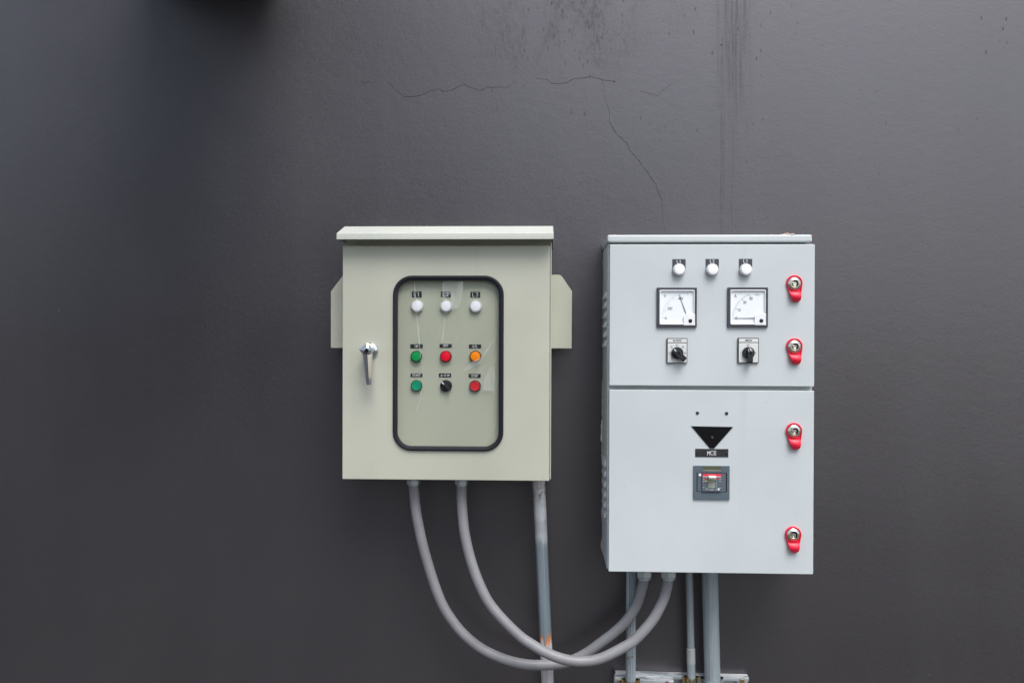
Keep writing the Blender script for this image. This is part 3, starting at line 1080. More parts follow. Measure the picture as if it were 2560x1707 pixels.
# panel meters
def meter(px0, px1, py0, py1, kind):
    Y = yR
    x0, z1 = Q(px0, py0, Y-.006)
    x1, z0 = Q(px1, py1, Y-.006)
    cx, cz, w_, h_ = (x0+x1)/2, (z0+z1)/2, x1-x0, z1-z0
    b = .0053
    m_ = MB()
    m_.frame([(cx, cz, w_, h_, .0008, Y), (cx, cz, w_, h_, .0008, Y-.0052), (cx, cz, w_-.001, h_-.001, .0008, Y-.006), (cx, cz, w_-2*b, h_-2*b, .002, Y-.006), (cx, cz, w_-2*b, h_-2*b, .002, Y)], n=5)
    o = m_.build('panel_meter', M_PLATE2, cb, label='voltmeter with its needle near 400' if kind == 'V' else 'ammeter with its needle resting on 0')
    m_ = MB()
    iw_, ih_ = w_-2*b-.0004, h_-2*b-.0004
    m_.frame([(cx, cz, iw_, ih_, .003, Y-.0002), (cx, cz, iw_, ih_, .003, Y-.0068), (cx, cz, iw_-.0025, ih_-.0025, .003, Y-.0078), (cx, cz, iw_-.0065, ih_-.0065, .002, Y-.0036), (cx, cz, iw_-.0065, ih_-.0065, .002, Y-.0002)], n=5)
    m_.build('cover_rim', M_WHITE, o)
    m_ = MB()
    yd = Y-.0030
    m_.slab([(cx, cz, iw_-.004, ih_-.004, .002, yd), (cx, cz, iw_-.004, ih_-.004, .002, Y-.0005)], n=4)
    m_.build('dial', M_DIAL, o)
    if kind == 'V':
        f = lambda a, b_: (1640+a/13.07, 710+b_/13.07)
        piv = Q(*f(1036, 1118), yd)
        u = pxw(1/13.07, yd)
        ticks = MB()
        for k in range(26):
            a = math.radians(180-90*k/25)
            big = k % 5 == 0
            r0, r1 = (.0, .0)
            r0 = 745 if big else 795
            r1 = 850
            c_, s_ = math.cos(a), math.sin(a)
            ticks.stroke([(piv[0]+u*r0*c_, piv[1]+u*r0*s_), (piv[0]+u*r1*c_, piv[1]+u*r1*s_)], .0005 if big else .0003, yd-.0002, yd)
        ticks.build('scale_ticks', M_INKL, o)
        m_ = NUM(o)
        letters(m_, 'V', *Q(*f(290, 388), yd), u*92, yd, .0007)
        letters(m_, '0', *Q(*f(317, 1118), yd), u*74, yd, .0007)
        letters(m_, '200', *Q(*f(452, 797), yd), u*74, yd, .0006, 1.3, .55)
        letters(m_, '400', *Q(*f(800, 475), yd), u*74, yd, .0006, 1.3, .55)
        m_ = MB()
        for k, ww in enumerate((16, 6, 26, 26, 14, 24, 20)):
            xx, zz = Q(*f(165+k*30, 1258), yd)
            m_.stroke([(xx, zz-.0010), (xx+u*ww*.6, zz+.0010)], .0004, yd-.0002, yd)
        m_.build('fine_print', M_INKL, o)
        tip, tail = f(762, 352), f(985, 975)
        cov = [f(900, 1355), f(900, 1080), f(915, 1030), f(950, 985), f(1000, 970), f(1275, 970), f(1275, 1355)]
        scr = f(1125, 1200)
    else:
        f = lambda a, b_: (1810+a/13.07, 710+b_/13.07)
        piv = Q(*f(1130, 1115), yd)
        u = pxw(1/13.07, yd)
        ticks = MB()
        big_ = MB()
        for k in range(41):
            a = math.radians(180-69*k/40)
            if k in (14, 26, 40) or k == 0:
                continue
            r0, r1 = 800, 850
            ticks.stroke([(piv[0]+u*r0*math.cos(a), piv[1]+u*r0*math.sin(a)), (piv[0]+u*r1*math.cos(a), piv[1]+u*r1*math.sin(a))], .0003, yd-.0002, yd)
        for k in range(2):
            xx = 1040+k*80
            ticks.stroke([Q(*f(xx, 265), yd), Q(*f(xx, 300), yd)], .0003, yd-.0002, yd)
            letters(ticks, ('40', '60')[k], *Q(*f(xx, 350), yd), u*36, yd, .0003, 1.3)
        ticks.mi = 1
        m_ = ticks
        for (ax, ay, bx_, by_) in ((375, 790, 425, 822), (590, 498, 625, 540), (833, 355, 855, 400)):
            m_.stroke([Q(*f(ax, ay), yd), Q(*f(bx_, by_), yd)], .0007, yd-.0002, yd)
        ticks.build('scale_ticks', [M_INKL, M_INKD], o)
        m_ = NUM(o)
        letters(m_, 'A', *Q(*f(372, 388), yd), u*95, yd, .0008)
        letters(m_, '0', *Q(*f(402, 1115), yd), u*74, yd, .0007)
        letters(m_, '10', *Q(*f(487, 848), yd), u*74, yd, .0007, 1.3, .55)
        letters(m_, '20', *Q(*f(677, 600), yd), u*74, yd, .0007, 1.3, .55)
        letters(m_, '30', *Q(*f(880, 470), yd), u*74, yd, .0007, 1.3, .55)
        tip, tail = f(300, 1116), f(1000, 1116)
        cov = [f(1003, 1350), f(1003, 1080), f(1020, 1030), f(1050, 985), f(1100, 968), f(1375, 968), f(1375, 1350)]
        scr = f(1225, 1197)
    m_ = MB()
    a, b_ = Vector(Q(*tip, yd-.001)), Vector(Q(*tail, yd-.001))
    d_ = (b_-a).normalized()
    nn = Vector((-d_.y, d_.x))
    q = [a+nn*.00025, a-nn*.00025, b_-nn*.00085, b_+nn*.00085]
    m_.prism([(v.x, v.y) for v in q], yd-.0014, yd-.0008)
    m_.build('needle', M_INKD, o)
    m_ = MB()
    m_.prism([Q(a_, b2, Y-.0072) for a_, b2 in cov], Y-.0074, Y-.0012, .0008)
    m_.build('movement_cover', M_WHITE, o)
    m_ = MB()
    sx_, sz_ = Q(*scr, Y-.0084)
    m_.lathe(sx_, sz_, [(.0043, Y-.0070), (.0043, Y-.0082), (.0032, Y-.0088), (.0004, Y-.0088)], 20)
    m_.stroke([(sx_-.0018, sz_+.0018), (sx_+.0018, sz_-.0018)], .0009, Y-.0091, Y-.0088)
    m_.build('adjusting_screw', M_BLACK, o)


meter(1642.6, 1742.2, 718.9, 818, 'V')
meter(1819.6, 1920, 718.4, 818, 'A')


def rotary(px0, px1, py0, py1, title, marks, kx, ky, lever, wmark, hole):
    Y = yR
    x0, z1 = Q(px0, py0, Y-.004)
    x1, z0 = Q(px1, py1, Y-.004)
    cx, cz, w_, h_ = (x0+x1)/2, (z0+z1)/2, x1-x0, z1-z0
    m_ = MB()
    m_.slab([(cx, cz, w_, h_, .002, Y), (cx, cz, w_, h_, .002, Y-.0045), (cx, cz, w_-.0012, h_-.0012, .0015, Y-.0052), (cx, cz, w_-.004, h_-.004, .001, Y-.0050)], n=4)
    o = m_.build('rotary_switch', M_BLACK, cb)
    m_ = MB()
    bd = .0022
    zs = z1-(z1-z0)*.185
    m_.box(x0+bd, x1-bd*.7, Y-.0056, Y-.0048, zs+.0006, z1-bd*.8, .0002, 1)
    m_.box(x0+bd, x1-bd*.7, Y-.0056, Y-.0048, z0+bd*.7, zs-.0010, .0002, 1)
    m_.build('legend_plate', M_SILVER, o)
    m_ = NUM(o, M_INKD, 'lettering')
    yy = Y-.0056
    letters(m_, title, cx, (zs+z1)/2-.0006, .0040, yy, .0006, 1.32, .40, .0002)
    for t_, mx, my in marks:
        letters(m_, t_, *Q(mx, my, yy), .0036, yy, .00042, 1.3, .46, .0002)
    kx_, kz_ = Q(kx, ky, Y-.010)
    r = pxw(15.2, Y-.010)
    m_ = MB()
    m_.lathe(kx_, kz_, [(r, Y-.0052), (r, Y-.010), (r*.95, Y-.012), (r*.3, Y-.0125)], 32)
    kb = m_.build('knob', M_BLACK, o)
    # handle bar across the knob, wider than deep, reaching past its rim at one end
    m_ = MB()
    yt = Y-.022
    a, b_ = Vector(Q(*lever[0], yt)), Vector(Q(*lever[1], yt))
    d_ = (b_-a).normalized()
    nn = Vector((-d_.y, d_.x))
    w1 = pxw(lever[2], yt)/2
    rows = []
    for tt, k1, ytop in ((0, .62, Y-.013), (.10, .95, Y-.019), (.24, 1, yt), (.9, 1, yt), (1.0, .8, Y-.0195)):
        p = a+(b_-a)*tt
        rows.append([(p.x+nn.x*w1*k1*1.12, Y-.0115, p.y+nn.y*w1*k1*1.12), (p.x+nn.x*w1*k1, ytop+.0008, p.y+nn.y*w1*k1), (p.x+nn.x*w1*k1*.9, ytop, p.y+nn.y*w1*k1*.9), (p.x-nn.x*w1*k1*.9, ytop, p.y-nn.y*w1*k1*.9), (p.x-nn.x*w1*k1, ytop+.0008, p.y-nn.y*w1*k1), (p.x-nn.x*w1*k1*1.12, Y-.0115, p.y-nn.y*w1*k1*1.12)])
    m_.loops(rows)
    m_.build('handle', M_BLACK, o, smooth=20)
    m_ = MB()
    p, q_ = Vector(Q(*wmark[0], yt-.0002)), Vector(Q(*wmark[1], yt-.0002))
    m_.stroke([p, q_], .0019, yt-.0012, yt+.0012)
    m_.build('pointer_mark', M_INK, o)
    m_ = MB()
    hx_, hz_ = Q(*hole, yt)
    m_.lathe(hx_, hz_, [(.0027, yt+.0005), (.0027, yt-.0003), (.0004, yt-.0003)], 16)
    m_.build('screw_recess', M_TRI, o)


rotary(1666.8, 1718.2, 845, 907.8, 'VOLTMETER', [('OFF', 1693, 863.2), ('RS', 1679, 867.5), ('RN', 1707.4, 867.3), ('SN', 1712.6, 882.5), ('ST', 1674, 882.6), ('TR', 1679.5, 897)],
       1693.5, 882.5, ((1684.5, 872.5), (1713.5, 900), 13.5), ((1686.0, 873.8), (1689.8, 877.2)), (1696.8, 883.2))
rotary(1844.5, 1896.8, 844.3, 907.5, 'AMMETER', [('OFF', 1870.7, 863), ('T', 1851.7, 882), ('R', 1889, 882.4)],
       1871.7, 882.2, ((1876, 869), (1876.6, 907.5), 12.2), ((1875.3, 871), (1876.6, 874.6)), (1877, 882.6))


# cam locks with red pull tongues
def cam_lock(px, py, dx, tip, lab):
    Y = yR
    x, z = Q(px, py, Y-.009)
    r1 = pxw(19.8, Y-.004)
    r2 = pxw(11.2, Y-.006)
    cx_, cz_ = Q(px-.8, py-1, Y-.004)
    bx_, bz_ = Q(px+dx, tip-11.5, Y-.008)
    ddx, ddz = bx_-cx_, bz_-cz_
    m_ = MB()
    def dr(k, y):
        return [(a, y, b) for a, b in drop(cx_, cz_, r1-k, r2-k, ddx, ddz, 48)]
    m_.loops([dr(0, Y), dr(0, Y-.0050), dr(.0008, Y-.0060), dr(.0022, Y-.0060), dr(.0030, Y-.0030)])
    o = m_.build('cam_lock', M_RED, cb, label=lab, smooth=40)
    # tongue
    m_ = MB()
    rows = []
    zt_ = Q(px, py+19.5, Y-.008)[1]
    zb_ = Q(px, tip, Y-.008)[1]
    for k in range(11):
        tt = k/10
        zz = zt_+(zb_-zt_)*tt
        bulge = .0035+.0085*math.sin(math.pi*min(1, tt*1.15)**.9)*(1 if tt < .87 else 1)
        bulge = .004+.0095*(math.sin(math.pi*(.12+.80*tt)))
        # half width follows the drop outline, narrowing to the rounded end
        wtop = pxw(14.6, Y-.008)
        wmid = pxw(11.0, Y-.008)
        hw = wtop+(wmid-wtop)*min(1, tt*1.25)
        if zz < bz_:
            hw = math.sqrt(max(1e-8, 1-((bz_-zz)/(bz_-zb_+1e-6))**2))*wmid*.98+.0003
        cxx = x+(bx_-x)*min(1, tt*1.3)*1.0+.0008*(1-tt)
        rows.append([(cxx-hw, Y-.003, zz), (cxx-hw*.98, Y-bulge*.92, zz), (cxx-hw*.85, Y-bulge, zz), (cxx+hw*.85, Y-bulge, zz), (cxx+hw*.98, Y-bulge*.92, zz), (cxx+hw, Y-.003, zz)])
    m_.loops(rows)
    m_.build('pull_tongue', M_RED, o, smooth=50)
    r = pxw(15.8, Y-.009)
    m_ = MB()
    m_.lathe(x, z, [(r, Y-.003), (r, Y-.0072), (r*.93, Y-.0084), (r*.66, Y-.0108), (r*.58, Y-.0108), (r*.54, Y-.0085), (r*.48, Y-.0080), (.0004, Y-.0080)], 36)
    c_ = m_.build('lock_ring', M_BRASSY, o, smooth=25)
    m_ = MB()
    m_.lathe(x, z, [(r*.42, Y-.0078), (r*.42, Y-.0096), (r*.30, Y-.0100), (r*.25, Y-.0088), (.0004, Y-.0088)], 20)
    m_.build('lock_cylinder', M_BRASSY, o)
    m_ = MB()
    m_.stroke([(x+r*.40*math.cos(math.radians(a)), z+r*.40*math.sin(math.radians(a))) for a in range(115, -60, -22)], .0022, Y-.0103, Y-.0085)
    m_.build('key_slot', M_DARKMET, o)


cam_lock(1987, 709, 4.3, 755.6, 'topmost red lock, high on the upper door')
cam_lock(1987, 866.5, 4.0, 912, 'red lock low on the upper door')
cam_lock(1986, 1078, 4.2, 1125.2, 'red lock high on the lower door')
cam_lock(1984, 1336.8, 2.5, 1383, 'lowest red lock, near the bottom of the lower door')

# lower door: blanking plugs, triangle, engraved plate, breaker
Y = yR
for px, py in ((1743.6, 1032), (1816.4, 1033)):
    x, z = Q(px, py, Y)
    mb = MB()
    mb.lathe(x, z, [(.0037, Y), (.0036, Y-.0012), (.0024, Y-.0022), (.0004, Y-.0024)], 20)
    mb.build('hole_plug', M_BLACK, cb)
mb = MB()
mb.prism([Q(*p, Y) for p in ((1728.2, 1065), (1774.5, 1119.8), (1785.2, 1120.2), (1832.4, 1066.8))], Y-.0015, Y)
tri = mb.build('pointer_plate', M_TRI, cb)
x, z = Q(1779.6, 1093.7, Y)
mb = MB()
mb.lathe(x, z, [(.0033, Y-.0015), (.0032, Y-.003), (.002, Y-.0038), (.0004, Y-.004)], 20)
mb.build('screw', M_DARKMET, tri)
pl = label_plate(1738, 1820.7, 1121.2, 1142.3, 'MCB', 10.5, Y, cb, wd=.0011, adv=1.50, sq=.50)
for px, py in ((1743.6, 1129.4), (1816, 1130.4)):
    x, z = Q(px, py, Y)
    mb = MB()
    mb.lathe(x, z, [(.0023, Y-.0012), (.0022, Y-.0025), (.0012, Y-.003), (.0004, Y-.003)], 16)
    mb.build('screw', M_DARKMET, pl)

x0, z1 = Q(1734.2, 1163.9, Y-.004)
x1, z0 = Q(1824, 1248.9, Y-.004)
cx, cz, w_, h_ = (x0+x1)/2, (z0+z1)/2, x1-x0, z1-z0
X = lambda v, y=Y-.004: Q(v, 1200, y)[0]
Z = lambda v, y=Y-.004: Q(1780, v, y)[1]
ox0, ox1, oz1, oz0 = X(1741.6), X(1817), Z(1181.3), Z(1229.4)
ocx, ocz, ow, oh = (ox0+ox1)/2, (oz0+oz1)/2, ox1-ox0, oz1-oz0
mb = MB()
mb.frame([(cx, cz, w_, h_, .0006, Y), (cx, cz, w_, h_, .0006, Y-.0035), (cx, cz, w_-.0008, h_-.0008, .0006, Y-.0042), (ocx, ocz, ow, oh, .0004, Y-.0042), (ocx, ocz, ow, oh, .0004, Y-.0002)], n=2)
brk = mb.build('circuit_breaker', M_BSLATE, cb, label='slate grey circuit breaker with ivory toggle in the lower door')
mb = MB()
mb.box(x0+.0004, x1-.0004, Y-.0046, Y-.0043, Z(1177.2), Z(1176.3))
mb.build('seam_line', M_BSLATE2, brk)
mb = MB()
mb.box(ox0, ox1, Y-.0012, Y-.0004, oz0, oz1)
mb.build('recess', M_TRI, brk)
mb = MB()
mb.box(X(1743.6), X(1814.8), Y-.0040, Y-.0013, Z(1228.2), Z(1183), .0004, 1)
# raised middle field with the slot left open
yfc = Y-.0080
sx0, sx1, sz1, sz0 = X(1770.5, yfc), X(1789.2, yfc), Z(1190, yfc), Z(1219.3, yfc)
fx0, fx1, fz1, fz0 = X(1755.9, yfc), X(1803.6, yfc), Z(1183.5, yfc), Z(1228, yfc)
mb.box(fx0, sx0, yfc, Y-.0041, fz0, fz1)
mb.box(sx1, fx1, yfc, Y-.0041, fz0, fz1)
mb.box(sx0, sx1, yfc, Y-.0041, fz0, sz0)
mb.box(sx0, sx1, yfc, Y-.0041, sz1, fz1)
mb.build('face_panel', M_BSLATE2, brk)
mb = MB()
mb.box(sx0, sx1, Y-.0052, Y-.0042, sz0, sz1)
mb.build('toggle_slot', M_SLOT, brk)
mb = MB()
mb.box(X(1771.6, Y-.02), X(1791.4, Y-.02), Y-.021, Y-.012, Z(1196.2, Y-.02), Z(1189.4, Y-.02), .0022, 3)
mb.box(X(1772.5, Y-.01), X(1788.5, Y-.01), Y-.013, Y-.005, Z(1199.0, Y-.01), Z(1191.0, Y-.01), .001, 2)
mb.build('toggle', M_TOGGLE, brk)
mb = MB()
mb.box(X(1757), X(1803), Y-.0050, Y-.0043, Z(1174.4), Z(1164.6))
mb.build('tinted_window', M_OLIVE, brk)
mb = MB()
mb.box(X(1757), X(1802), Y-.0052, Y-.0043, Z(1176.0), Z(1175.0))
mb.build('window_edge', mat('edge_cream', (.5, .52, .38), .4), brk)


def bar(nm, m, rects):
    for a, b_, c_, d_ in rects:
        m_ = MB()
        m_.box(X(a, yfc), X(b_, yfc), yfc-.0003, yfc, Z(d_, yfc), Z(c_, yfc))
        m_.build(nm, m, brk)


bar('red_marking', M_CRED, [(1756.8, 1802.6, 1184.4, 1190), (1761, 1770.3, 1196.2, 1197.6), (1789.6, 1798.5, 1196.2, 1197.6)])
bar('white_marking', M_INK, [(1756.8, 1802.6, 1190.3, 1191.6), (1756.5, 1761, 1196.5, 1197.1), (1798.5, 1803, 1196.5, 1197.1), (1756.5, 1762, 1202.0, 1202.6), (1797.5, 1803, 1202.2, 1202.8), (1756.5, 1761, 1218.2, 1218.8), (1799, 1803, 1218.8, 1219.4), (1771, 1785.5, 1222.8, 1223.2), (1774, 1782.5, 1224.5, 1224.9), (1789.8, 1790.4, 1199, 1217)])
bar('yellow_marking', M_CYEL, [(1762, 1770.3, 1201.4, 1203.2)])
bar('green_marking', M_CGREEN, [(1789.8, 1797.5, 1201.4, 1203.4), (1761, 1770.3, 1217.4, 1219.6), (1790, 1799, 1217.6, 1220)])
mb = NUM(brk, M_INK, 'lettering')
letters(mb, 'on', *Q(1767, 1194, yfc), .0022, yfc, .0004, 1.3, .5, .0003)
letters(mb, 'off', *Q(1767, 1222, yfc), .0026, yfc, .0004, 1.2, .5, .0003)
letters(mb, 'O', *Q(1791.5, 1222, yfc), .0031, yfc, .0007, 1.2, .62, .0003)
mb = MB()
x, z = Q(1796.6, 1222.3, yfc)
mb.lathe(x, z, [(.0022, yfc), (.0022, yfc-.0006), (.0004, yfc-.0006)], 20)
mb.build('round_mark', M_WHITE, brk)
mb = MB()
x, z = Q(1749.7, 1186.3, Y-.004)
mb.lathe(x, z, [(.0031, Y-.0040), (.0031, Y-.0052), (.0004, Y-.0052)], 24)
mb.build('round_cap', M_WHITE, brk)

# old sealant between the grey cabinet and the wall
random.seed(3)
mb = MB()


def bead(py0, py1, wmax, m=M_SEAL):
    z0 = Q(1503, py1, 0)[1]
    z1 = Q(1503, py0, 0)[1]
    n = int((z1-z0)/.003)+2
    rows = []
    for k in range(n):
        zz = z1+(z0-z1)*k/(n-1)
        w__ = wmax*(.35+.65*random.random())*min(1, (k+1)/5, (n-k)/5)
        rows.append([(bl+.002, -.0001, zz), (bl-w__, -.0001, zz), (bl-w__*.8, -.0025, zz), (bl+.002, -.006, zz)])
    mb = MB()
    mb.loops(rows)
    mb.build('sealant_bead', m, cb)


bead(948, 1046, .0018)
bead(1046, 1110, .0048)
bead(1110, 1165, .0022)
bead(1265, 1300, .0018)
bead(650, 662, .0014)
bead(1346, 1376, .0040, M_TAN)
bead(615, 626, .0030, M_TAN)

# ------------------------------------------------------------------ hoses
def smooth_path(pts, n=10):
    """Catmull-Rom through 3D points"""
    P_ = [pts[0]+(pts[0]-pts[1])]+pts+[pts[-1]+(pts[-1]-pts[-2])]
    out = []
    for i in range(1, len(P_)-2):
        a, b, c_, d_ = P_[i-1:i+3]
        for k in range(n):
            t = k/n
            out.append(.5*((2*b)+(c_-a)*t+(2*a-5*b+4*c_-d_)*t*t+(3*b-a-3*c_+d_)*t**3))
    out.append(pts[-1])
    return out


def hose(pts, lab, gl0, gl1):
    q = [P(a, b, y) for a, b, y in pts]
    o = thing('flexible_conduit', tuple(min(q, key=lambda v: v.z)), lab, 'conduit', 'grey flexible conduits looping between the cabinets')
    m_ = MB()
    m_.tube(smooth_path(q), pxw(12.9, -.1), 24)
    m_.build('hose', M_HOSE, o, smooth=60)
    for (px, py, y), r_, h_ in ((gl0, 17, .010), (gl1, 19.6, .016)):
        c_ = P(px, py, y)
        rad = pxw(r_, y)
        m_ = MB()
        big = c_.z
        m_.tube([(c_.x, c_.y, big+.004), (c_.x, c_.y, big-h_*.55), (c_.x, c_.y, big-h_*.8)], [rad, rad, rad*.86], 6, twist=math.radians(12))
        m_.tube([(c_.x, c_.y, big+.012), (c_.x, c_.y, big+.003)], rad*.8, 20)
        m_.tube([(c_.x, c_.y, big-h_*.75), (c_.x, c_.y, big-h_)], rad*.8, 24)
        m_.build('gland_nut', M_GALV, o, smooth=25)
    return o


zk = lambda px, y: None
hose([(1033, 1185, -.10), (1034, 1208, -.10), (1037, 1250, -.10), (1043, 1294.8, -.10), (1054.6, 1352, -.098), (1070, 1409.6, -.095), (1093, 1480, -.09), (1115, 1527, -.088), (1152, 1577, -.085), (1200, 1618, -.08), (1256, 1645, -.078), (1310, 1659, -.076), (1359, 1661.5, -.075), (1410, 1656, -.075), (1455, 1638, -.076), (1499, 1608, -.078), (1555.5, 1562, -.085), (1590, 1514, -.09), (1606, 1465, -.095), (1610, 1440, -.10), (1611, 1415, -.10)],
     'grey plastic hose making the lower, outer loop behind the other one', (1034, 1203, -.10), (1611.3, 1430.5, -.10))
hose([(1154, 1185, -.11), (1154, 1208.7, -.11), (1154.5, 1256.5, -.112), (1161.8, 1333, -.118), (1180, 1409.6, -.124), (1208, 1480, -.13), (1237.4, 1526, -.135), (1293.5, 1584, -.14), (1331, 1611, -.142), (1368.4, 1632, -.143), (1410, 1647, -.143), (1452.6, 1652.3, -.142), (1499.3, 1645.8, -.14), (1555.5, 1619, -.137), (1589.7, 1596, -.134), (1632.7, 1546.9, -.128), (1660, 1493, -.120), (1670, 1449, -.115), (1671.5, 1415, -.115)],
     'grey plastic hose making the inner loop, crossing in front of the outer one', (1154, 1203, -.11), (1671.7, 1430.5, -.115))

# ------------------------------------------------------------------ rigid pipes
def ground_path(a, b):
    """straight line through two points carried on down to the ground"""
    d_ = (b-a)
    t = (0-a.z)/d_.z
    return [a, b, a+d_*t]


a, b = P(1346.3, 1190, -.080), P(1368.8, 1700, -.035)
g = ground_path(a, b)
pp = thing('conduit_pipe', tuple(g[2]), 'leaning rigid pipe under the beige cabinet, silver above, bluish and rust-orange below', 'pipe')
mb = MB()
mb.tube(g, [pxw(15.8, -.08)]*3, 28)
mb.build('pipe', M_PIPE, pp, origin=(0, 0, 0), smooth=60)
mb = MB()
c_ = P(1346.6, 1207, -.080)
mb.tube([c_+Vector((0, 0, .012)), c_+Vector((0, 0, -.004)), c_+Vector((0, 0, -.011)), c_+Vector((0, 0, -.013))], [.0148, .0150, .0150, .0138], 24)
mb.build('gland_nut', M_PIPE, pp)

# thin pipe with coupling
yT = -.034
a, b = P(1722.6, 1415, yT-.015), P(1728.6, 1700, yT)
g = ground_path(a, b)
tp = thing('conduit_pipe', tuple(g[2]), 'thin galvanised pipe with a coupling sleeve under the grey cabinet', 'pipe', 'galvanised pipes under the grey cabinet')
mb = MB()
c1, c2 = P(1727, 1620, yT-.003), P(1727.6, 1656, yT-.002)
mb.tube([g[0], c1], pxw(9.0, yT), 20)
mb.tube([c2, g[1], g[2]], pxw(10.0, yT), 20)
mb.build('pipe', M_GALVB, tp, smooth=60)
mb = MB()
mb.tube([c1+Vector((0, 0, .001)), c1, c2, c2+Vector((0, 0, -.001))], [.0094, .0105, .0105, .0094], 24)
mb.build('coupling_sleeve', galv('coupling_steel', (.52, .54, .54), .5, .4), tp)

# thick pipe
yK = -.0435
a, b = P(1774.2, 1415, yK-.02), P(1781.2, 1700, yK)
g = ground_path(a, b)
tk = thing('conduit_pipe', tuple(g[2]), 'thickest galvanised pipe under the grey cabinet, rightmost of the three', 'pipe', 'galvanised pipes under the grey cabinet')
mb = MB()
mb.tube(g, pxw(19.6, yK), 32)
# welded seam down the left front
off = Vector((-pxw(19.6, yK)*.42, -pxw(19.6, yK)*.905, 0))
mb.tube([p+off for p in g], .0009, 6)
mb.build('pipe', M_GALVB, tk, smooth=60)

# grooved pipe on the left
yG = -.058
xg0, _ = Q(1565.0, 1500, yG)
xg1, _ = Q(1589.8, 1500, yG)
gp = thing('conduit_pipe', ((xg0+xg1)/2, yG, 0), 'grooved galvanised channel post under the grey cabinet, leftmost of the three', 'pipe', 'galvanised pipes under the grey cabinet')
cxg, rg = (xg0+xg1)/2, (xg1-xg0)/2
sec = []
for k in range(40):
    a = 2*math.pi*k/40
    rad = rg
    deg = math.degrees(a)
    for gdeg, gd in ((252, .16), (276, .16), (300, .10)):
        if abs(deg-gdeg) < 6:
            rad = rg*(1-gd)
    sec.append((rad*math.cos(a), rad*math.sin(a)))
mb = MB()
ztp = Q(1577, 1415, yG)[1]
mb.loops([[(cxg+u-.0015*0, yG+v, z) for u, v in sec] for z in (ztp, .9, 0.0)])
mb.build('pipe', M_GALVB, gp, smooth=35)
M_MUD = mat('dried_mud', (.20, .17, .13), .9)
for px, py, s_ in ((1571.5, 1644, .0032), (1580.5, 1641, .0022)):
    x, z = Q(px, py, yG-rg)
    mb = MB()
    bmesh.ops.create_icosphere(mb.bm, subdivisions=2, radius=s_, matrix=Matrix.Translation((x, yG-rg*.93, z)) @ Matrix.Diagonal((1, .35, 1.3, 1)))
    mb.build('dirt_spot', M_MUD, gp)
mb = MB()
x, z = Q(1585.5, 1483.5, yG-rg)
bmesh.ops.create_icosphere(mb.bm, subdivisions=2, radius=.0020, matrix=Matrix.Translation((x, yG-rg*.72, z)) @ Matrix.Diagonal((1.2, .5, 1.5, 1)))
mb.build('rust_spot', mat('rust_spot', (.62, .26, .02), .8), gp)

# ------------------------------------------------------------------ strut rails
def rail(px0, px1, pyt, yback, yfront, lab, slope=0.0):
    xa, zt_ = Q(px0, pyt, yfront)
    xb, _ = Q(px1, pyt, yfront)
    hh = .041
    t = .0025
    m_ = MB()
    zb_ = zt_-hh
    m_.box(xa, xb, yback-t, yback, zb_, zt_, .0006, 1)
    m_.box(xa, xb, yfront, yback-t*1.02, zt_-t, zt_-.00005, .0008, 2)
    m_.box(xa, xb, yfront, yback-t*1.02, zb_+.00005, zb_+t, .0008, 2)
    m_.box(xa, xb, yfront+.00005, yfront+t, zt_-.0100, zt_-t*1.02, .0006, 1)
    m_.box(xa, xb, yfront+.00005, yfront+t, zb_+t*1.02, zb_+.0100, .0006, 1)
    if slope:
        bmesh.ops.transform(m_.bm, matrix=Matrix.Translation((xa, 0, zt_)) @ Matrix.Rotation(slope, 4, 'Y') @ Matrix.Translation((-xa, 0, -zt_)), verts=m_.bm.verts)
    o = thing('strut_rail', ((xa+xb)/2, yback, zb_), lab, 'metal rail', 'galvanised strut rails at the bottom')
    m_.build('channel', M_RAIL, o)
    return o, zt_, zb_


r1_, zt1, zb1 = rail(1539.5, 1872.6, 1682.5, -.0005, -.0215, 'long galvanised strut rail fixed to the wall under the grey cabinet', .012)
r2_, zt2, zb2 = rail(1536.8, 1684.6, 1692.0, -.0225, -.0445, 'short galvanised strut rail in front of the left end of the long one', .035)


def hexbolt(parent, px, py, y, r, m1, m2, nm='bolt'):
    x, z = Q(px, py, y)
    m_ = MB()
    m_.lathe(x, z, [(r*1.45, y+.0015), (r*1.45, y), (r*.9, y-.0004)], 24)
    m_.mi = 1
    m_.lathe(x, z, [(r, y-.0004), (r, y-.0055), (r*.85, y-.0065), (.0004, y-.0065)], 6)
    m_.build(nm, [m1, m2], parent, smooth=20)


hexbolt(r1_, 1855, 1700.5, -.0215, .0056, M_GALV, M_ZINC)
hexbolt(r2_, 1668.5, 1706, -.0445, .0042, M_RAIL, mat('red_zinc_bolt', (.35, .10, .07), .5, .6))
mb = MB()
xx0, xx1 = Q(1843, 1696, -.0215)[0], Q(1869.5, 1696, -.0215)[0]
mb.box(xx0, xx1, -.0210, -.0195, zb1, zt1-.0115)
mb.build('end_plate', M_RAIL, r1_)


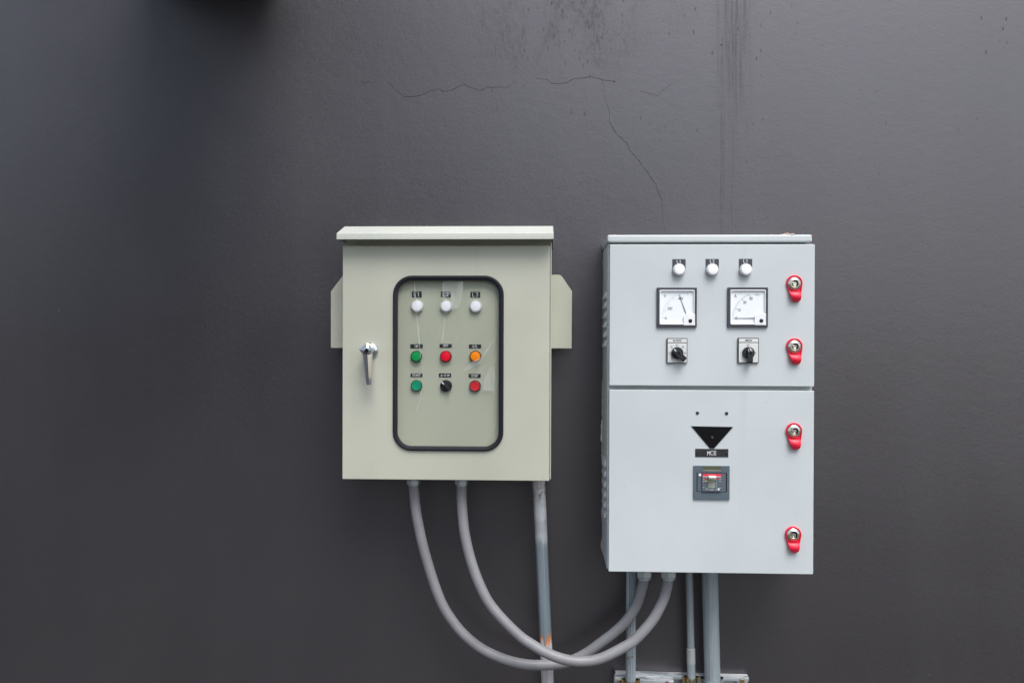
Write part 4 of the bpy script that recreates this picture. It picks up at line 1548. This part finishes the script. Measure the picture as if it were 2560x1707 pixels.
def clamp(px, yc_, rad, pyt, lab, m_=M_ZINC, pipe_y=None, ear=.012):
    """two bent strips that close on the pipe, their ears standing out towards the viewer"""
    x, zt_ = Q(px, pyt, yc_)
    o = thing('pipe_clamp', (x, yc_, zt_-.03), lab, 'pipe clamp', 'pipe clamps on the strut rails')
    for s in (-1, 1):
        mb_ = MB()
        pts = []
        for k in range(9):
            a = math.radians(-90+10 + k*20)      # from the front round to the side and back
            pts.append((x+s*(rad+.0012)*math.cos(a), yc_+(rad+.0012)*math.sin(a)))
        pts = [(x+s*.0035, yc_-rad-ear)]+pts+[(x+s*(rad+ear*.9), yc_+rad*.98)]
        outer = []
        for i, p in enumerate(pts):
            a_, b_ = Vector(pts[max(0, i-1)]), Vector(pts[min(len(pts)-1, i+1)])
            d_ = (b_-a_).normalized()
            outer.append((p[0]+s*d_.y*.0022, p[1]-s*d_.x*.0022))
        ring_ = pts+outer[::-1]
        mb_.loops([[(p[0], p[1], z) for p in ring_] for z in (zt_, zt_-.032)])
        mb_.build('clamp_strip', m_, o, smooth=40)
    return o


cl1 = clamp(1728.7, yT, pxw(10.2, yT), 1692, 'yellow zinc clamp on the thin pipe')
cl2 = clamp(1781.2, yK, pxw(19.8, yK), 1697, 'silver clamp on the thickest pipe, at the bottom edge', M_GALV)
cl3 = clamp(1577.4, yG, rg+.0004, 1699, 'yellow zinc clamp on the leftmost grooved pipe', M_ZINC)
for o, px, m_ in ((cl3, (1545, 1565), M_ZINC), (cl1, (1709, 1717), M_ZINC), (cl2, (1750, 1759), M_ZINC)):
    y_ = {cl3: -.0455, cl1: -.0225, cl2: -.0225}[o]
    mb = MB()
    xa, zt_ = Q(px[0], 1697 if o is cl3 else 1692, y_)
    xb, _ = Q(px[1], 1697, y_)
    mb.box(xa, xb, y_-.0025, y_, zt_-.030, zt_, .0008, 1)
    mb.build('clamp_ear', m_, o)
    if o is cl3:
        x, z = Q(1551, 1702, y_-.003)
        mb = MB()
        mb.lathe(x, z, [(.0032, y_-.0025), (.0032, y_-.0045), (.0004, y_-.0045)], 16)
        mb.build('bolt', M_DARKMET, o)

S.render.resolution_x, S.render.resolution_y = 1024, 682
